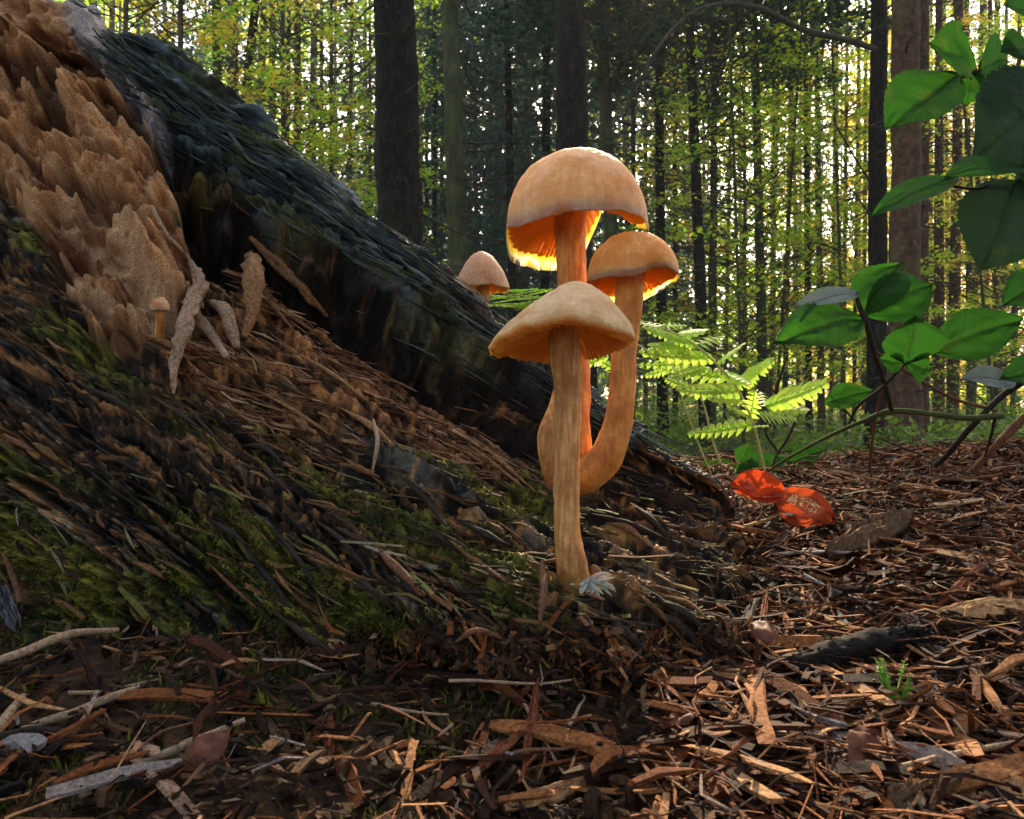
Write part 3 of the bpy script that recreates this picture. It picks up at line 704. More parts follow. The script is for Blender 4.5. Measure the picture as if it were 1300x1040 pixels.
lw = thing('seedling', P(950, 600, .50), 'low dark green seedling leaves just behind the red leaf', 'seedling')
for i, (b_, t_, wd) in enumerate([((946, 600, .50), (887, 588, .50), 24), ((940, 590, .50), (952, 563, .50), 26), ((930, 618, .48), (1000, 578, .49), 46), ((1000, 590, .52), (1045, 570, .52), 30), ((985, 600, .52), (1020, 590, .52), 26), ((885, 600, .47), (850, 590, .47), 20)]):
    part('leaf', leaf_mesh(P(*b_), P(*t_), wd / F * .5, (0, -.8, .6), seed=90 + i), BRAMBLE, lw)
    twig('stem', [P(b_[0], b_[1], b_[2]), P(960, 612, .49), P(950, 640, .48)], [.0006, .0006, .0007], TW_GREEN, lw)
for pts, nm, lb in [([(1000, 590, .5), (985, 570, .5), (972, 548, .5), (985, 532, .5)], 'bare_twig', 'short bare dark twig crossing behind the green branch'), ([(1010, 535, .47), (998, 560, .47), (985, 580, .47), (978, 612, .47)], 'bare_twig', 'upright bare twig between fern and bramble'), ([(985, 500, .47), (993, 470, .47), (1000, 452, .47)], 'bare_twig', 'thin bare twig tip rising behind the fern leaflets')]:
    o = thing(nm, P(*pts[-1]), lb, 'twig'); twig('shaft', [P(*q) for q in pts], [.0008, .0008, .0005], TW_DARK, o)

# ------------------------------------------------------------------ fern
def pinna_mesh(base, tip, width, up, seed=0, lobes=9, n=3):
    """a toothed leaflet: lobed blade either side of a raised midrib"""
    base = np.asarray(base, float); tip = np.asarray(tip, float); ax = tip - base; L = np.linalg.norm(ax); ax /= L
    up = np.asarray(up, float); up = up - ax * (up @ ax); up /= np.linalg.norm(up); side = np.cross(ax, up)
    b = MB(); rg = np.random.default_rng(seed)
    for s in (-1, 1):
        for k_ in range(lobes):
            f = (k_ + .25 + .2 * (s > 0)) / lobes
            wl = width / 2 * (np.sin(min(1, f * 2.2 + .35) * np.pi / 2) * (1 - f) ** .55 + .10) * rg.uniform(.88, 1.1)
            ln = L / lobes * .86
            ang = R(rg.uniform(50, 60)) 
            d = ax * math.cos(ang) + side * s * math.sin(ang); w_ = ax * math.sin(ang) - side * s * math.cos(ang)
            t = np.linspace(0, 1, 9); hw = ln * .50 * np.array([.75, .95, 1, .98, .92, .80, .62, .40, .06])
            tooth = 1 + .16 * ((np.arange(9) % 2) * 2 - 1) * (t > .2)
            c0 = base + ax * (f * L - ln * .25)
            zz = up * 1.0
            cen = c0 + d * (wl * t)[:, None] + zz * (-.22 * wl * t ** 2 + rg.uniform(-.04, .04) * wl * t)[:, None]
            a = cen + w_ * (hw * tooth)[:, None] + zz * (.10 * hw)[:, None]; c_ = cen - w_ * (hw * tooth)[:, None] + zz * (.10 * hw)[:, None]
            b.add(np.stack([a, cen, c_], 1).reshape(-1, 3), grid_faces(9, 3))
    v, q, t, uv = tube([base, (base + tip) / 2 - up * L * .01, tip], [.0005, .0004, .0001], 5, 8); b.add(v, q, t, uv)
    return b.mesh('leaflet')
STALK = bark_twig('fern_stalk', (.40, .34, .14), (.62, .55, .28))
def zc(x, y, Y): return P(800 + x / 3.466, 380 + y / 3.466, Y)
fn = thing('fern', P(972, 602, .44), 'bright backlit fern frond arching left toward the mushrooms', 'fern', 'ferns behind the log')
rach = [zc(600, 790, .44), zc(545, 560, .43), zc(475, 400, .425), zc(380, 285, .42), zc(290, 205, .42), zc(200, 150, .42), zc(120, 118, .42)]
twig('stalk', rach, [.0007, .0007, .0007, .0006, .0005, .0004, .0002], STALK, fn, n=60, jit=.05)
FU = (-.15, -1.1, .75)
for i, (b_, t_, wd) in enumerate([((562, 505), (735, 530), 60), ((600, 470), (872, 365), 100), ((620, 478), (790, 492), 60), ((540, 548), (245, 592), 70), ((530, 515), (550, 400), 62), ((500, 505), (430, 470), 40), ((600, 470), (572, 405), 50),
     ((470, 398), (200, 402), 80), ((465, 372), (637, 262), 84), ((430, 340), (115, 300), 74), ((395, 268), (502, 195), 72), ((360, 255), (30, 235), 70), ((300, 200), (418, 160), 60), ((280, 190), (60, 128), 62), ((210, 155), (345, 138), 56), ((150, 130), (35, 100), 46), ((420, 330), (540, 380), 50), ((330, 300), (165, 345), 46), ((340, 270), (25, 290), 52), ((560, 560), (600, 555), 40), ((260, 200), (75, 205), 52), ((150, 118), (250, 115), 44), ((480, 440), (330, 440), 40)]):
    Y1 = .43 - (.5 - b_[0] / 1000) * .01; Y2 = Y1 + (-.025 if i % 3 else .03)
    part('leaflet', pinna_mesh(zc(*b_, Y1), zc(*t_, Y2), wd / 3.466 / F * .42 * 2.05, FU, seed=i, lobes=9 if abs(b_[0] - t_[0]) > 150 else 5), FERN, fn)
f2_ = thing('fern', P(905, 605, .47), 'second fern behind the mushrooms, two thin stalks and pale leaflets', 'fern', 'ferns behind the log')
twig('stalk', [zc(370, 800, .47), zc(290, 610, .47), zc(228, 430, .47), zc(180, 300, .47), zc(0, 180, .48), zc(-300, 20, .50), zc(-660, -40, .52)], [.0005, .0005, .0005, .0004, .0004, .0003, .0002], STALK, f2_, n=60, jit=.05)
twig('stalk', [zc(420, 790, .48), zc(360, 610, .48), zc(318, 450, .48), zc(250, 380, .48)], [.0007, .0007, .0006, .0004], STALK, f2_, n=30, jit=.05)
for i in range(20):
    f = i / 19; bx = 625 + 70 * f; 
    b0_ = P(700 - 60 * (i % 7) / 7, 386 - 9 * (i // 7) + rng.uniform(-2, 2), .53); t0_ = b0_ + np.array([rng.uniform(-.028, -.012), rng.uniform(-.02, .02), rng.uniform(-.004, .002)])
    part('leaflet', pinna_mesh(b0_, t0_, .008, (0, -.3, 1), seed=70 + i, lobes=6), FERN, f2_)
for i, (b_, t_, wd) in enumerate([((250, 380), (150, 350), 50), ((180, 300), (60, 340), 50), ((-60, 160), (-180, 190), 50), ((-100, 250), (-230, 300), 60), ((-40, 320), (-150, 260), 40)]):
    part('leaflet', pinna_mesh(zc(*b_, .48), zc(*t_, .49), .011, FU, seed=100 + i, lobes=6), FERN, f2_)

# ------------------------------------------------------------------ red leaf
def autumn(name, a, b, spot=None, trans=.5, tcol=1.7):
    m = M(name); n = m.noise(m.coord('Object'), 260, 4, .7); c = m.ramp(n, [(.3, a), (.7, b)])
    if spot:
        n2 = m.noise(m.coord('Object', (1, .4, 1)), 700, 4, .6, .8); uvn = m.n('ShaderNodeUVMap').outputs[0]; sx_ = m.n('ShaderNodeSeparateXYZ'); m.l(uvn, sx_.inputs[0])
        reg = m.math('MULTIPLY', m.math('GREATER_THAN', sx_.outputs[0], .25), m.math('LESS_THAN', sx_.outputs[0], .72))
        reg = m.math('MULTIPLY', reg, m.math('MULTIPLY', m.math('GREATER_THAN', sx_.outputs[1], -.30), m.math('LESS_THAN', sx_.outputs[1], .10)))
        c = m.mix(m.math('MULTIPLY', m.ramp(n2, [(.50, (0, 0, 0)), (.53, (1, 1, 1))]), reg), c, spot)
    m.col(c); m.set(Roughness=.65, Specular_IOR_Level=.2); m.bump(n, .7, .0008)
    tr = m.n('ShaderNodeBsdfTranslucent'); mx = m.n('ShaderNodeMixShader'); mx.inputs[0].default_value = trans
    g = m.n('ShaderNodeVectorMath', operation='SCALE'); g.inputs['Scale'].default_value = tcol; m.l(c, g.inputs[0]); m.l(g.outputs[0], tr.inputs[0])
    m.l(m.b.outputs[0], mx.inputs[1]); m.l(tr.outputs[0], mx.inputs[2]); m.l(mx.outputs[0], m.out.inputs[0]); return m.m
REDL = autumn('red_leaf', (.40, .030, .006), (.48, .055, .008), trans=.35); REDS = autumn('red_leaf_spotted', (.30, .035, .010), (.44, .07, .015), spot=(.66, .42, .20), trans=.35)
BROWNL = autumn('brown_leaf', (.07, .022, .012), (.17, .06, .03), trans=.10)
ra = thing('fallen_leaf', P(962, 642, .40), 'glowing red-orange cupped fallen leaf at the foot of the fern', 'fallen leaf', 'red fallen leaves')
part('blade', leaf_mesh(P(994, 624, .355), P(926, 617, .34), 46 / F * .37, (.2, -.75, .75), fold=.40, curl=-.20, serr=.02, wave_=.28, seed=3), REDL, ra)
part('blade', leaf_mesh(P(992, 630, .352), P(930, 626, .338), 18 / F * .37, (.2, -.3, -1), fold=.3, curl=.2, serr=.01, seed=5), REDS, ra, label='dull rolled-under edge of the leaf')
rb = thing('fallen_leaf', P(1040, 655, .40), 'curled orange-red fallen leaf with pale spots, leaning right', 'fallen leaf', 'red fallen leaves')
part('blade', leaf_mesh(P(980, 624, .352), P(1062, 652, .338), 60 / F * .36, (.15, -.85, .60), fold=-.35, curl=.22, serr=.02, wave_=.28, seed=9, peak=.52), REDS, rb)
twig('leaf_stalk', [P(985, 626, .36), P(975, 640, .362), P(960, 665, .355)], [.0006, .0006, .0007], TW_DARK, rb)

# ------------------------------------------------------------------ forest
SC0 = np.array([.15, .40, .50]); SD = np.array(SUN)
def off_ray(p, rad):  # keeps points outside the path cleared for the sun ray
    d = p - SC0; t = d @ SD
    return np.linalg.norm(d - t[..., None] * SD, axis=-1) > rad
def leaf_faces(cen, size, nrm, rg, aspect=.62):
    """N bent rhombic leaves -> verts (N*4) and tri faces"""
    n = len(cen); nrm = nrm / (np.linalg.norm(nrm, axis=1)[:, None] + 1e-9)
    a = rg.normal(size=(n, 3)); a -= nrm * (a * nrm).sum(1)[:, None]; a /= np.linalg.norm(a, axis=1)[:, None]
    b = np.cross(nrm, a); s = (size * rg.uniform(.6, 1.25, n))[:, None]
    v = np.stack([cen - a * s * .5, cen + b * s * .5 * aspect - nrm * s * .06 - a * s * .05, cen + a * s * .5, cen - b * s * .5 * aspect - nrm * s * .06 - a * s * .05], 1).reshape(-1, 3)
    k = np.arange(n)[:, None] * 4
    return v, np.concatenate([k + [0, 1, 3], k + [1, 2, 3]])
def fast_tubes(b, segs, sides=3):
    """segs: list of (p0, p1, r0, r1) thin twigs, prism each"""
    s = np.array([np.concatenate([a, c, [r0, r1]]) for a, c, r0, r1 in segs]); p0, p1 = s[:, :3], s[:, 3:6]
    d = p1 - p0; d /= np.linalg.norm(d, axis=1)[:, None] + 1e-9
    ref = np.where(np.abs(d[:, 2:3]) < .8, [[0, 0, 1.]], [[1., 0, 0]]); a = np.cross(d, ref); a /= np.linalg.norm(a, axis=1)[:, None]; c = np.cross(d, a)
    th = np.arange(sides) / sides * 2 * np.pi
    ring = a[:, None] * np.cos(th)[None, :, None] + c[:, None] * np.sin(th)[None, :, None]
    v = np.stack([p0[:, None] + ring * s[:, 6, None, None], p1[:, None] + ring * s[:, 7, None, None]], 1)   # N,2,sides,3
    j = np.arange(sides); f = np.stack([j, (j + 1) % sides, (j + 1) % sides + sides, j + sides], -1)
    b.add(v.reshape(-1, 3), (np.arange(len(s))[:, None, None] * 2 * sides + f[None]).reshape(-1, 4))
def broadleaf(seed, h0, h1, rad, nspray, nleaf, lsize, world=None, gap=.42):
    rg = np.random.default_rng(seed); cs, ns = [], []; segs = []
    for k in range(nspray):
        z = rg.uniform(h0, h1); a = rg.uniform(0, 2 * np.pi); f = (z - h0) / (h1 - h0)
        r = rad * (.25 + .75 * rg.uniform(.1, 1) ** .7) * (1.0 - .35 * f)
        z0 = z - r * rg.uniform(.15, .55); p0 = np.array([0, 0, z0]); p1 = np.array([math.cos(a) * r, math.sin(a) * r, z])
        mid = (p0 + p1) / 2 + [0, 0, .10 * r]
        segs += [(p0, mid, .011, .007), (mid, p1, .007, .002)]
        for q in range(2):
            pe = p1 + rg.normal(0, .22, 3) * [1, 1, .35]; segs.append((mid * .4 + p1 * .6, pe, .004, .0015))
        R_ = rg.uniform(.16, .36); n_ = int(nleaf * rg.uniform(.5, 1.4))
        t = rg.normal(0, .5, (n_, 2)) * R_; c = np.column_stack([t, rg.normal(0, .035, n_) - .25 * (t ** 2).sum(1)])
        tl = rg.normal(0, .25, 2); c[:, 2] += c[:, 0] * tl[0] + c[:, 1] * tl[1]
        cs.append(c + p1); nn = np.column_stack([rg.normal(0, .55, n_) , rg.normal(0, .55, n_), np.ones(n_)]); ns.append(nn)
    c = np.concatenate(cs); n_ = np.concatenate(ns)
    if world is not None:
        ok = off_ray(c + world, gap); c, n_ = c[ok], n_[ok]
        segs = [s for s in segs if off_ray(np.array([s[0] + (s[1] - s[0]) * k_ + world for k_ in np.linspace(0, 1, 9)]), min(gap, .3)).all()]
    v, f = leaf_faces(c, lsize, n_, rg)
    b = MB(); fast_tubes(b, segs)
    return mesh_np('crown', v, f, False), b.mesh('branches')
def spruce(seed, h0, h1, rad, dead_to, dens=1.0, sl=.11, world=None, need=True):
    rg = np.random.default_rng(seed); segs = []; cs, ds = [], []
    z = h0
    while z < h1:
        for k in range(rg.integers(2, 6)):
            a = rg.uniform(0, 2 * np.pi); L = rad * rg.uniform(.35, 1.0); zz = z + rg.uniform(-.1, .1)
            dr = np.array([math.cos(a), math.sin(a), 0]); n_ = 6; f = np.linspace(0, 1, n_)[:, None]
            sag = rg.uniform(.15, .55) if zz > dead_to else rg.uniform(-.1, .35)
            pts = np.array([0, 0, zz]) + dr * L * f + np.array([0, 0, -1]) * (sag * L * f ** 1.3 - .18 * L * f ** 3) + np.array([-dr[1], dr[0], 0]) * .06 * L * np.sin(f * 5 + seed)
            for i in range(n_ - 1): segs.append((pts[i], pts[i + 1], .011 * (1 - i / n_) + .002, .011 * (1 - (i + 1) / n_) + .0015))
            dead = zz < dead_to + rg.normal(0, .5)
            for s in range(int(rg.integers(5, 9) if dead else rg.integers(8, 13))):
                g = rg.uniform(.2, 1); i = min(n_ - 2, int(g * (n_ - 1))); q = g * (n_ - 1) - i; p = pts[i] * (1 - q) + pts[i + 1] * q
                sd_ = rg.choice([-1, 1]); l_ = L * rg.uniform(.15, .4) * (1.15 - g)
                e = p + (np.array([-dr[1], dr[0], 0]) * sd_ + dr * .6) * l_ + [0, 0, -l_ * rg.uniform(.1, .9)]
                segs.append((p, e, .0035, .001))
                if not dead and need:
                    m_ = int(13 * dens); t = rg.uniform(0, 1, m_)[:, None]; c = p * (1 - t) + e * t
                    d = (e - p) / (np.linalg.norm(e - p) + 1e-9) * .6 + rg.normal(0, .35, (m_, 3)) + [0, 0, -.65]
                    cs.append(c + d * sl * .35); ds.append(d)
        z += rg.uniform(.22, .42)
    b = MB()
    if world is not None: segs = [s for s in segs if off_ray(np.array([s[0] + (s[1] - s[0]) * k_ + world for k_ in np.linspace(0, 1, 9)]), .3).all()]
    fast_tubes(b, segs)
    if not cs: return None, b.mesh('branches')
    c = np.concatenate(cs); d = np.concatenate(ds); d /= np.linalg.norm(d, axis=1)[:, None]
    if world is not None: ok = off_ray(c + world, .4); c, d = c[ok], d[ok]
    n_ = rg.normal(size=c.shape); wv = np.cross(d, n_); wv /= np.linalg.norm(wv, axis=1)[:, None]
    s = (sl * rg.uniform(.5, 1.2, len(c)))[:, None]
    v = np.stack([c - d * s * .5, c + wv * s * .10, c + d * s * .5, c - wv * s * .10], 1).reshape(-1, 3); k = np.arange(len(c))[:, None] * 4
    return mesh_np('crown', v, np.concatenate([k + [0, 1, 3], k + [1, 2, 3]]), False), b.mesh('branches')

BL = [broadleaf(s, 1.3, 9.5, 2.0, 150, 62, .066) for s in (1, 2, 3)]
BS = [broadleaf(s, .7, 4.6, 1.1, 60, 40, .055) for s in (21, 22)]
SP = [spruce(s, 1.2, 10.5, 2.1, 2.2, 1.5, .13) for s in (5, 6, 7)]
SDEAD = [spruce(s, .9, 9, 1.3, 20, need=False) for s in (8, 9)]
def trunk_mesh(h, r, seed, sides=14, rings=40, lean=(0, 0), rough=.06, flare=.35, fr=9.):
    rg = np.random.default_rng(seed); z = np.concatenate([np.linspace(-.15, .6, 10), np.linspace(.8, h, rings)])
    cx_ = lean[0] * z + .03 * np.cumsum(rg.normal(0, .25, len(z))) * (z > .5) * r * 3; cy_ = lean[1] * z
    rr0 = r * (1 - .55 * np.clip(z, 0, None) / h) * (1 + flare * np.exp(-np.clip(z, 0, None) / .22))
    th = np.arange(sides) / sides * 2 * np.pi
    T, Z = np.meshgrid(th, z); rr = rr0[:, None] * (1 + rough * fbm(st3(np.cos(T) * 2.2 + seed, np.sin(T) * 2.2, Z * fr * .35), 4) + rough * .5 * fbm(st3(np.cos(T) * 9, np.sin(T) * 9 + seed, Z * fr * 2), 2))
    v = np.stack([cx_[:, None] + rr * np.cos(T), cy_[:, None] + rr * np.sin(T), Z], -1)
    return mesh_np('trunk', v, grid_faces(len(z), sides, True))
def gz(x, y): return float(ground_z(x, y))
def tree(px_mid, w_px, Y, barkm, kind, label, group=None, px_top=None, name='spruce_tree', h=None, fol=None, seed=None, uniq=False, stubs=0, sides=14, rings=40, rough=.06):
    """px_mid: where the trunk crosses picture height 300"""
    seed = seed if seed is not None else int(px_mid * 7 + Y * 13) % 9973
    zm = CZ + 220 / F * Y; x_mid = (px_mid - 650) / F * Y
    ln = 0.0 if px_top is None else ((px_top - 650) / F * Y - x_mid) / (300 / F * Y)
    z0 = gz(x_mid, Y); x0 = x_mid - ln * (zm - z0)
    r = w_px / F * Y / 2; h = h or max(9.0, .62 * Y + 2.5)
    rg = np.random.default_rng(seed)
    o = thing(name, (x0, Y, z0), label, 'tree', group)
    tr = trunk_mesh(h, r * 1.08, seed, lean=(ln, 0), sides=sides, rings=rings, rough=rough)
    obj('trunk', tr, barkm, o)
    cr = None
    if kind == 'broad': cr = broadleaf(seed, 1.6, 9.5, 1.9, 150, 50, .066, world=np.array([x0, Y, z0]), gap=.12) if uniq else BL[seed % 3]; mt = LEAF_GOLD if fol == 'gold' else LEAF_GREEN
    elif kind == 'small': cr = BS[seed % 2]; mt = LEAF_GOLD if fol == 'gold' else LEAF_GREEN
    elif kind == 'spruce': cr = spruce(seed, 1.2, 10.5, 1.9, 2.6, world=np.array([x0, Y, z0])) if uniq else SP[seed % 3]; mt = NEEDLE
    elif kind == 'dead': cr = spruce(seed, .9, 7, 1.2, 20, need=False, world=np.array([x0, Y, z0])) if uniq else SDEAD[seed % 2]; mt = None
    if cr:
        a = rg.uniform(0, 6.28)
        if uniq: a = 0
        for nm, me, mm in (('crown', cr[0], mt), ('branches', cr[1], TWIG)):
            if me is None: continue
            c = bpy.data.objects.new(nm, me); COL.objects.link(c); c.parent = o; c.rotation_euler = (0, 0, a)
            if not me.materials: me.materials.append(mm)
            if nm == 'crown' : c.material_slots[0].link = 'OBJECT'; c.material_slots[0].material = mm
            c['kind'] = 'stuff'
            if not uniq:
                s = rg.uniform(.85, 1.15); c.scale = (s, s, s)
    if stubs:
        b = MB()
        for k in range(stubs):
            z = rg.uniform(.3, .55 * Y + .6); a = rg.uniform(0, 6.28); L = rg.uniform(.04, .35) * (1 if rg.random() < .7 else 2.2)
            p0 = np.array([ln * z, 0, z]) + np.array([math.cos(a), math.sin(a), 0]) * r * .8; p1 = p0 + np.array([math.cos(a), math.sin(a), rg.uniform(-.35, .1)]) * L
            pm_ = (p0 + p1) / 2 + rg.normal(0, .015, 3); fast_tubes(b, [(p0, pm_, .010, .007), (pm_, p1, .007, .002)], 5)
        obj('branch_stubs', b.mesh('branch_stubs'), TWIG, o)['kind'] = 'stuff'
    return o
ORD = ['leftmost', 'second from left', 'third from left', 'fourth from left', 'fifth from left', 'sixth from left', 'seventh from left', 'eighth from left', 'ninth from left', 'tenth from left', 'rightmost']
def order(rows, phrase):
    xs = sorted(r[0] for r in rows)
    return {x: (ORD[i] if i < len(xs) - 1 else 'rightmost') + ' of ' + phrase for i, x in enumerate(xs)}
# prominent trees, each told apart in the photograph
tree(511, 58, 5.0, BARK_DARK, None, 'nearest thick dark spruce trunk rising just above the log ridge', px_top=503, stubs=16, sides=72, rings=260, rough=.10, h=9)
tree(582, 27, 8.6, BARK_GREEN, 'dead', 'smooth greenish trunk right of the thick dark one', px_top=571, name='beech_tree', uniq=True, sides=28, rings=80, stubs=8)
tree(729, 44, 6.4, BARK_DARK, None, 'thick dark trunk standing directly behind the tallest mushroom', px_top=723, stubs=14, sides=56, rings=220, rough=.08, h=9)
tree(1114, 24, 7.6, BARK_DARK, None, 'black shaded trunk immediately left of the thick brown trunk', px_top=1117, stubs=10, sides=40, rings=160, h=10)
tree(1147, 38, 6.6, BARK_RED, None, 'thick reddish brown pine trunk behind the bramble leaves', px_top=1146, stubs=26, name='pine_tree', sides=56, rings=200, h=10)
tree(1172, 16, 9.5, BARK_RED, 'dead', 'slimmer reddish trunk tucked right behind the thick brown trunk', px_top=1174, name='pine_tree', stubs=10, uniq=True)
tree(1192, 13, 13, BARK_RED, 'dead', 'straight brown trunk first right of the brown trunk pair', name='pine_tree', px_top=1192)
tree(1213, 14, 14, BARK_RED, 'dead', 'straight brown trunk between the brown and the mossy green one', name='pine_tree', px_top=1218)
tree(1229, 9, 15, BARK_GREEN, 'broad', 'slim mossy green trunk at the right among bright leaves', name='beech_tree', px_top=1226)
T_C = tree(886, 15, 9.8, BARK_DARK, 'dead', 'dark upright trunk right of the rear mushroom cap', px_top=874, uniq=True)
T_D = tree(905, 11, 12.5, BARK_GREEN, 'dead', 'greenish trunk close beside the dark upright trunk', px_top=907, uniq=True, name='beech_tree')
tree(963, 13, 11.5, BARK_GREEN, 'broad', 'mossy trunk with light green foliage above the fern', px_top=955, name='beech_tree')
tree(1025, 8, 13, BARK_DARK, 'broad', 'thin dark trunk half way between fern and black trunk', px_top=1022, name='beech_tree')
tree(1040, 9, 14, BARK_GREY, 'broad', 'thin grey brown trunk right of the thin dark trunk', px_top=1036, name='beech_tree')
T_A = tree(776, 20, 10.5, BARK_GREEN, 'dead', 'leaning green trunk behind the right side of the tallest cap', px_top=764, uniq=True, name='beech_tree')
tree(692, 14, 13, BARK_DARK, 'spruce', 'dark spruce trunk left of the trunk behind the tallest mushroom', px_top=694)
tree(648, 11, 12, BARK_DARK, 'dead', 'slim dark spruce with spiky dead branches left of the tallest cap', px_top=642)
T_B = tree(840, 14, 12, BARK_DARK, 'dead', 'dark trunk with bare twigs above the rear mushroom cap', px_top=838, uniq=True)
tree(281, 15, 12, BARK_GREEN, 'dead', 'greenish trunk above the log crest under bright leaves', px_top=275, name='beech_tree')
tree(292, 15, 12.6, BARK_DARK, 'small', 'leaning dark tree crossing the greenish trunk above the log', px_top=325, name='beech_tree')
RW = ((332, 8, 15), (344, 11, 14), (364, 8, 16), (378, 12, 13), (409, 7, 16), (443, 7, 14))
LB = order(RW, 'the slim brown trunks in a row behind the log crest')
for px_, w_, Y_ in RW:
    tree(px_, w_, Y_, BARK_RED if w_ > 7 else BARK_GREY, 'dead', LB[px_], 'slim brown trunks behind the log crest', px_top=px_ + rng.uniform(-4, 4))
RW = ((540, 6, 17), (552, 7, 16), (560, 6, 19), (604, 7, 18), (622, 6, 20), (640, 5, 22), (668, 7, 18), (716, 6, 20), (803, 8, 17), (820, 6, 21), (857, 7, 18))
LB = order(RW, 'the slender spruces massed behind the mushrooms')
for px_, w_, Y_ in RW:
    tree(px_, w_, Y_, BARK_DARK if rng.random() < .5 else BARK_GREY, 'spruce' if px_ < 760 or Y_ > 17.5 else 'dead', LB[px_], 'slender spruces behind the mushrooms', px_top=px_ + rng.uniform(-5, 5))
RW = ((925, 5, 17), (945, 6, 16), (983, 5, 19), (1001, 7, 16), (1010, 5, 22), (1058, 5, 17), (1072, 6, 20), (1087, 5, 16), (1098, 6, 22))
LB = order(RW, 'the thin leafy young trees between fern and black trunk')
for px_, w_, Y_ in RW:
    tree(px_, w_, Y_, [BARK_GREY, BARK_GREEN, BARK_RED][int(rng.integers(3))], 'broad' if int(px_) % 2 else 'dead', LB[px_], 'thin young trees right of the mushrooms', px_top=px_ + rng.uniform(-8, 8), name='beech_tree', fol='gold' if px_ > 1050 or rng.random() < .3 else None)
RW = ((1182, 5, 20), (1203, 6, 22), (1240, 7, 17), (1252, 5, 22), (1262, 8, 16), (1276, 6, 19), (1290, 7, 15), (1320, 10, 12), (1360, 12, 10))
LB = order(RW, 'the thin sunlit trees behind the bramble leaves')
for px_, w_, Y_ in RW:
    tree(px_, w_, Y_, [BARK_RED, BARK_GREEN, BARK_GREY][int(rng.integers(3))], 'broad' if rng.random() < .7 else 'dead', LB[px_], 'thin sunlit trees behind the bramble', px_top=px_ + rng.uniform(-8, 8), name='beech_tree', fol='gold' if rng.random() < .5 else None)
RW = ((230, 9, 10, None), (300, 8, 11.5, 'gold'), (420, 7, 13, None), (360, 7, 11, None), (160, 8, 9, 'gold'), (470, 6, 15, None))
LB = order(RW, 'the leafy beeches hanging yellow green leaves over the log')
for px_, w_, Y_, f_ in RW:
    tree(px_, w_, Y_, BARK_GREY, 'broad', LB[px_], 'leafy beeches over the log', name='beech_tree', fol=f_)
RW = ((935, 4, 8.5), (1065, 4, 9.), (1000, 4, 10), (1240, 4, 9))
LB = order(RW, 'the leafy saplings standing under the taller trees')
for px_, w_, Y_ in RW:
    tree(px_, w_, Y_, BARK_GREEN, 'small', LB[px_], 'leafy saplings', name='sapling', px_top=px_ + rng.uniform(-30, 30))
# crowns added on four trees to block the sun, gap cut along its ray
def shade_crown(o, spread, nspray, seed, mt_=None):
    w0 = np.array(o.location); hz = SC0[2] - w0[2] + (w0[1] - SC0[1]) * math.tan(R(SUN_EL)) / math.cos(R(SUN_AZ))
    me, br = broadleaf(seed, hz - 1.7, hz + 3.4, spread, nspray, 85, .085, world=w0, gap=.31)
    for nm, m_, mm in (('added_shade_crown', me, mt_), ('added_shade_branches', br, TWIG)):
        obj(nm, m_, mm, o)['kind'] = 'stuff'
for o_, sp_, ns_, sd_ in ((T_A, 2.2, 330, 901), (T_B, 2.4, 330, 902), (T_C, 2.2, 330, 903), (T_D, 2.4, 330, 904)): shade_crown(o_, sp_, ns_, sd_, NEEDLE if o_ in (T_A, T_B, T_C) else LEAF_GREEN)
# arching bare boughs of the black trunk
ar = thing('bare_bough', P(1112, 65, 7.5), 'long bare bough arching left across the top from the black trunk', 'branch')
for pts, r_ in (([(1114, 64, 7.6), (1080, 52, 7.2), (1020, 38, 7.), (960, 9, 6.8), (900, 8, 6.6), (862, 30, 6.5), (835, 62, 6.4), (815, 100, 6.4), (800, 170, 6.5)], .030), ([(985, 20, 6.9), (1010, 32, 7), (1050, 44, 7.2), (1112, 70, 7.6)], .014), ([(1110, 240, 7.6), (1085, 200, 7.4), (1060, 160, 7.2), (1040, 165, 7.1)], .012), ([(862, 30, 6.5), (880, 18, 6.5), (930, 30, 6.4), (960, 60, 6.4)], .008), ([(1110, 280, 7.6), (1080, 240, 7.3), (1050, 215, 7.2)], .010)):
    twig('bough', [P(*q) for q in pts], np.array([r_, r_ * .8, r_ * .5, r_ * .25]), TWIG, ar, sides=7, jit=.08)
# trees all round, behind and beside the camera, forming the shade of the wood
for k in range(22):
    a = rng.uniform(R(58), R(302)); d = rng.uniform(5.5, 15); x, y = math.sin(a) * d, math.cos(a) * d
    if min(abs(a), abs(a - 2 * math.pi)) < R(42): continue
    kd = 'broad' if k % 2 else 'spruce'; sd_ = 500 + k
    o = thing('forest_tree', (x, y, gz(x, y)), 'one of the surrounding forest trees outside the view', 'tree', 'surrounding forest trees')
    obj('trunk', trunk_mesh(12, rng.uniform(.10, .2), sd_), BARK_GREY, o)
    for nm, me, mm in (('crown', (BL if kd == 'broad' else SP)[k % 3][0], LEAF_GREEN if kd == 'broad' else NEEDLE), ('branches', (BL if kd == 'broad' else SP)[k % 3][1], TWIG)):
        c = bpy.data.objects.new(nm, me); COL.objects.link(c); c.parent = o; c.scale = (1.3, 1.3, 1.25); c['kind'] = 'stuff'
        if nm == 'crown': c.material_slots[0].link = 'OBJECT'; c.material_slots[0].material = mm
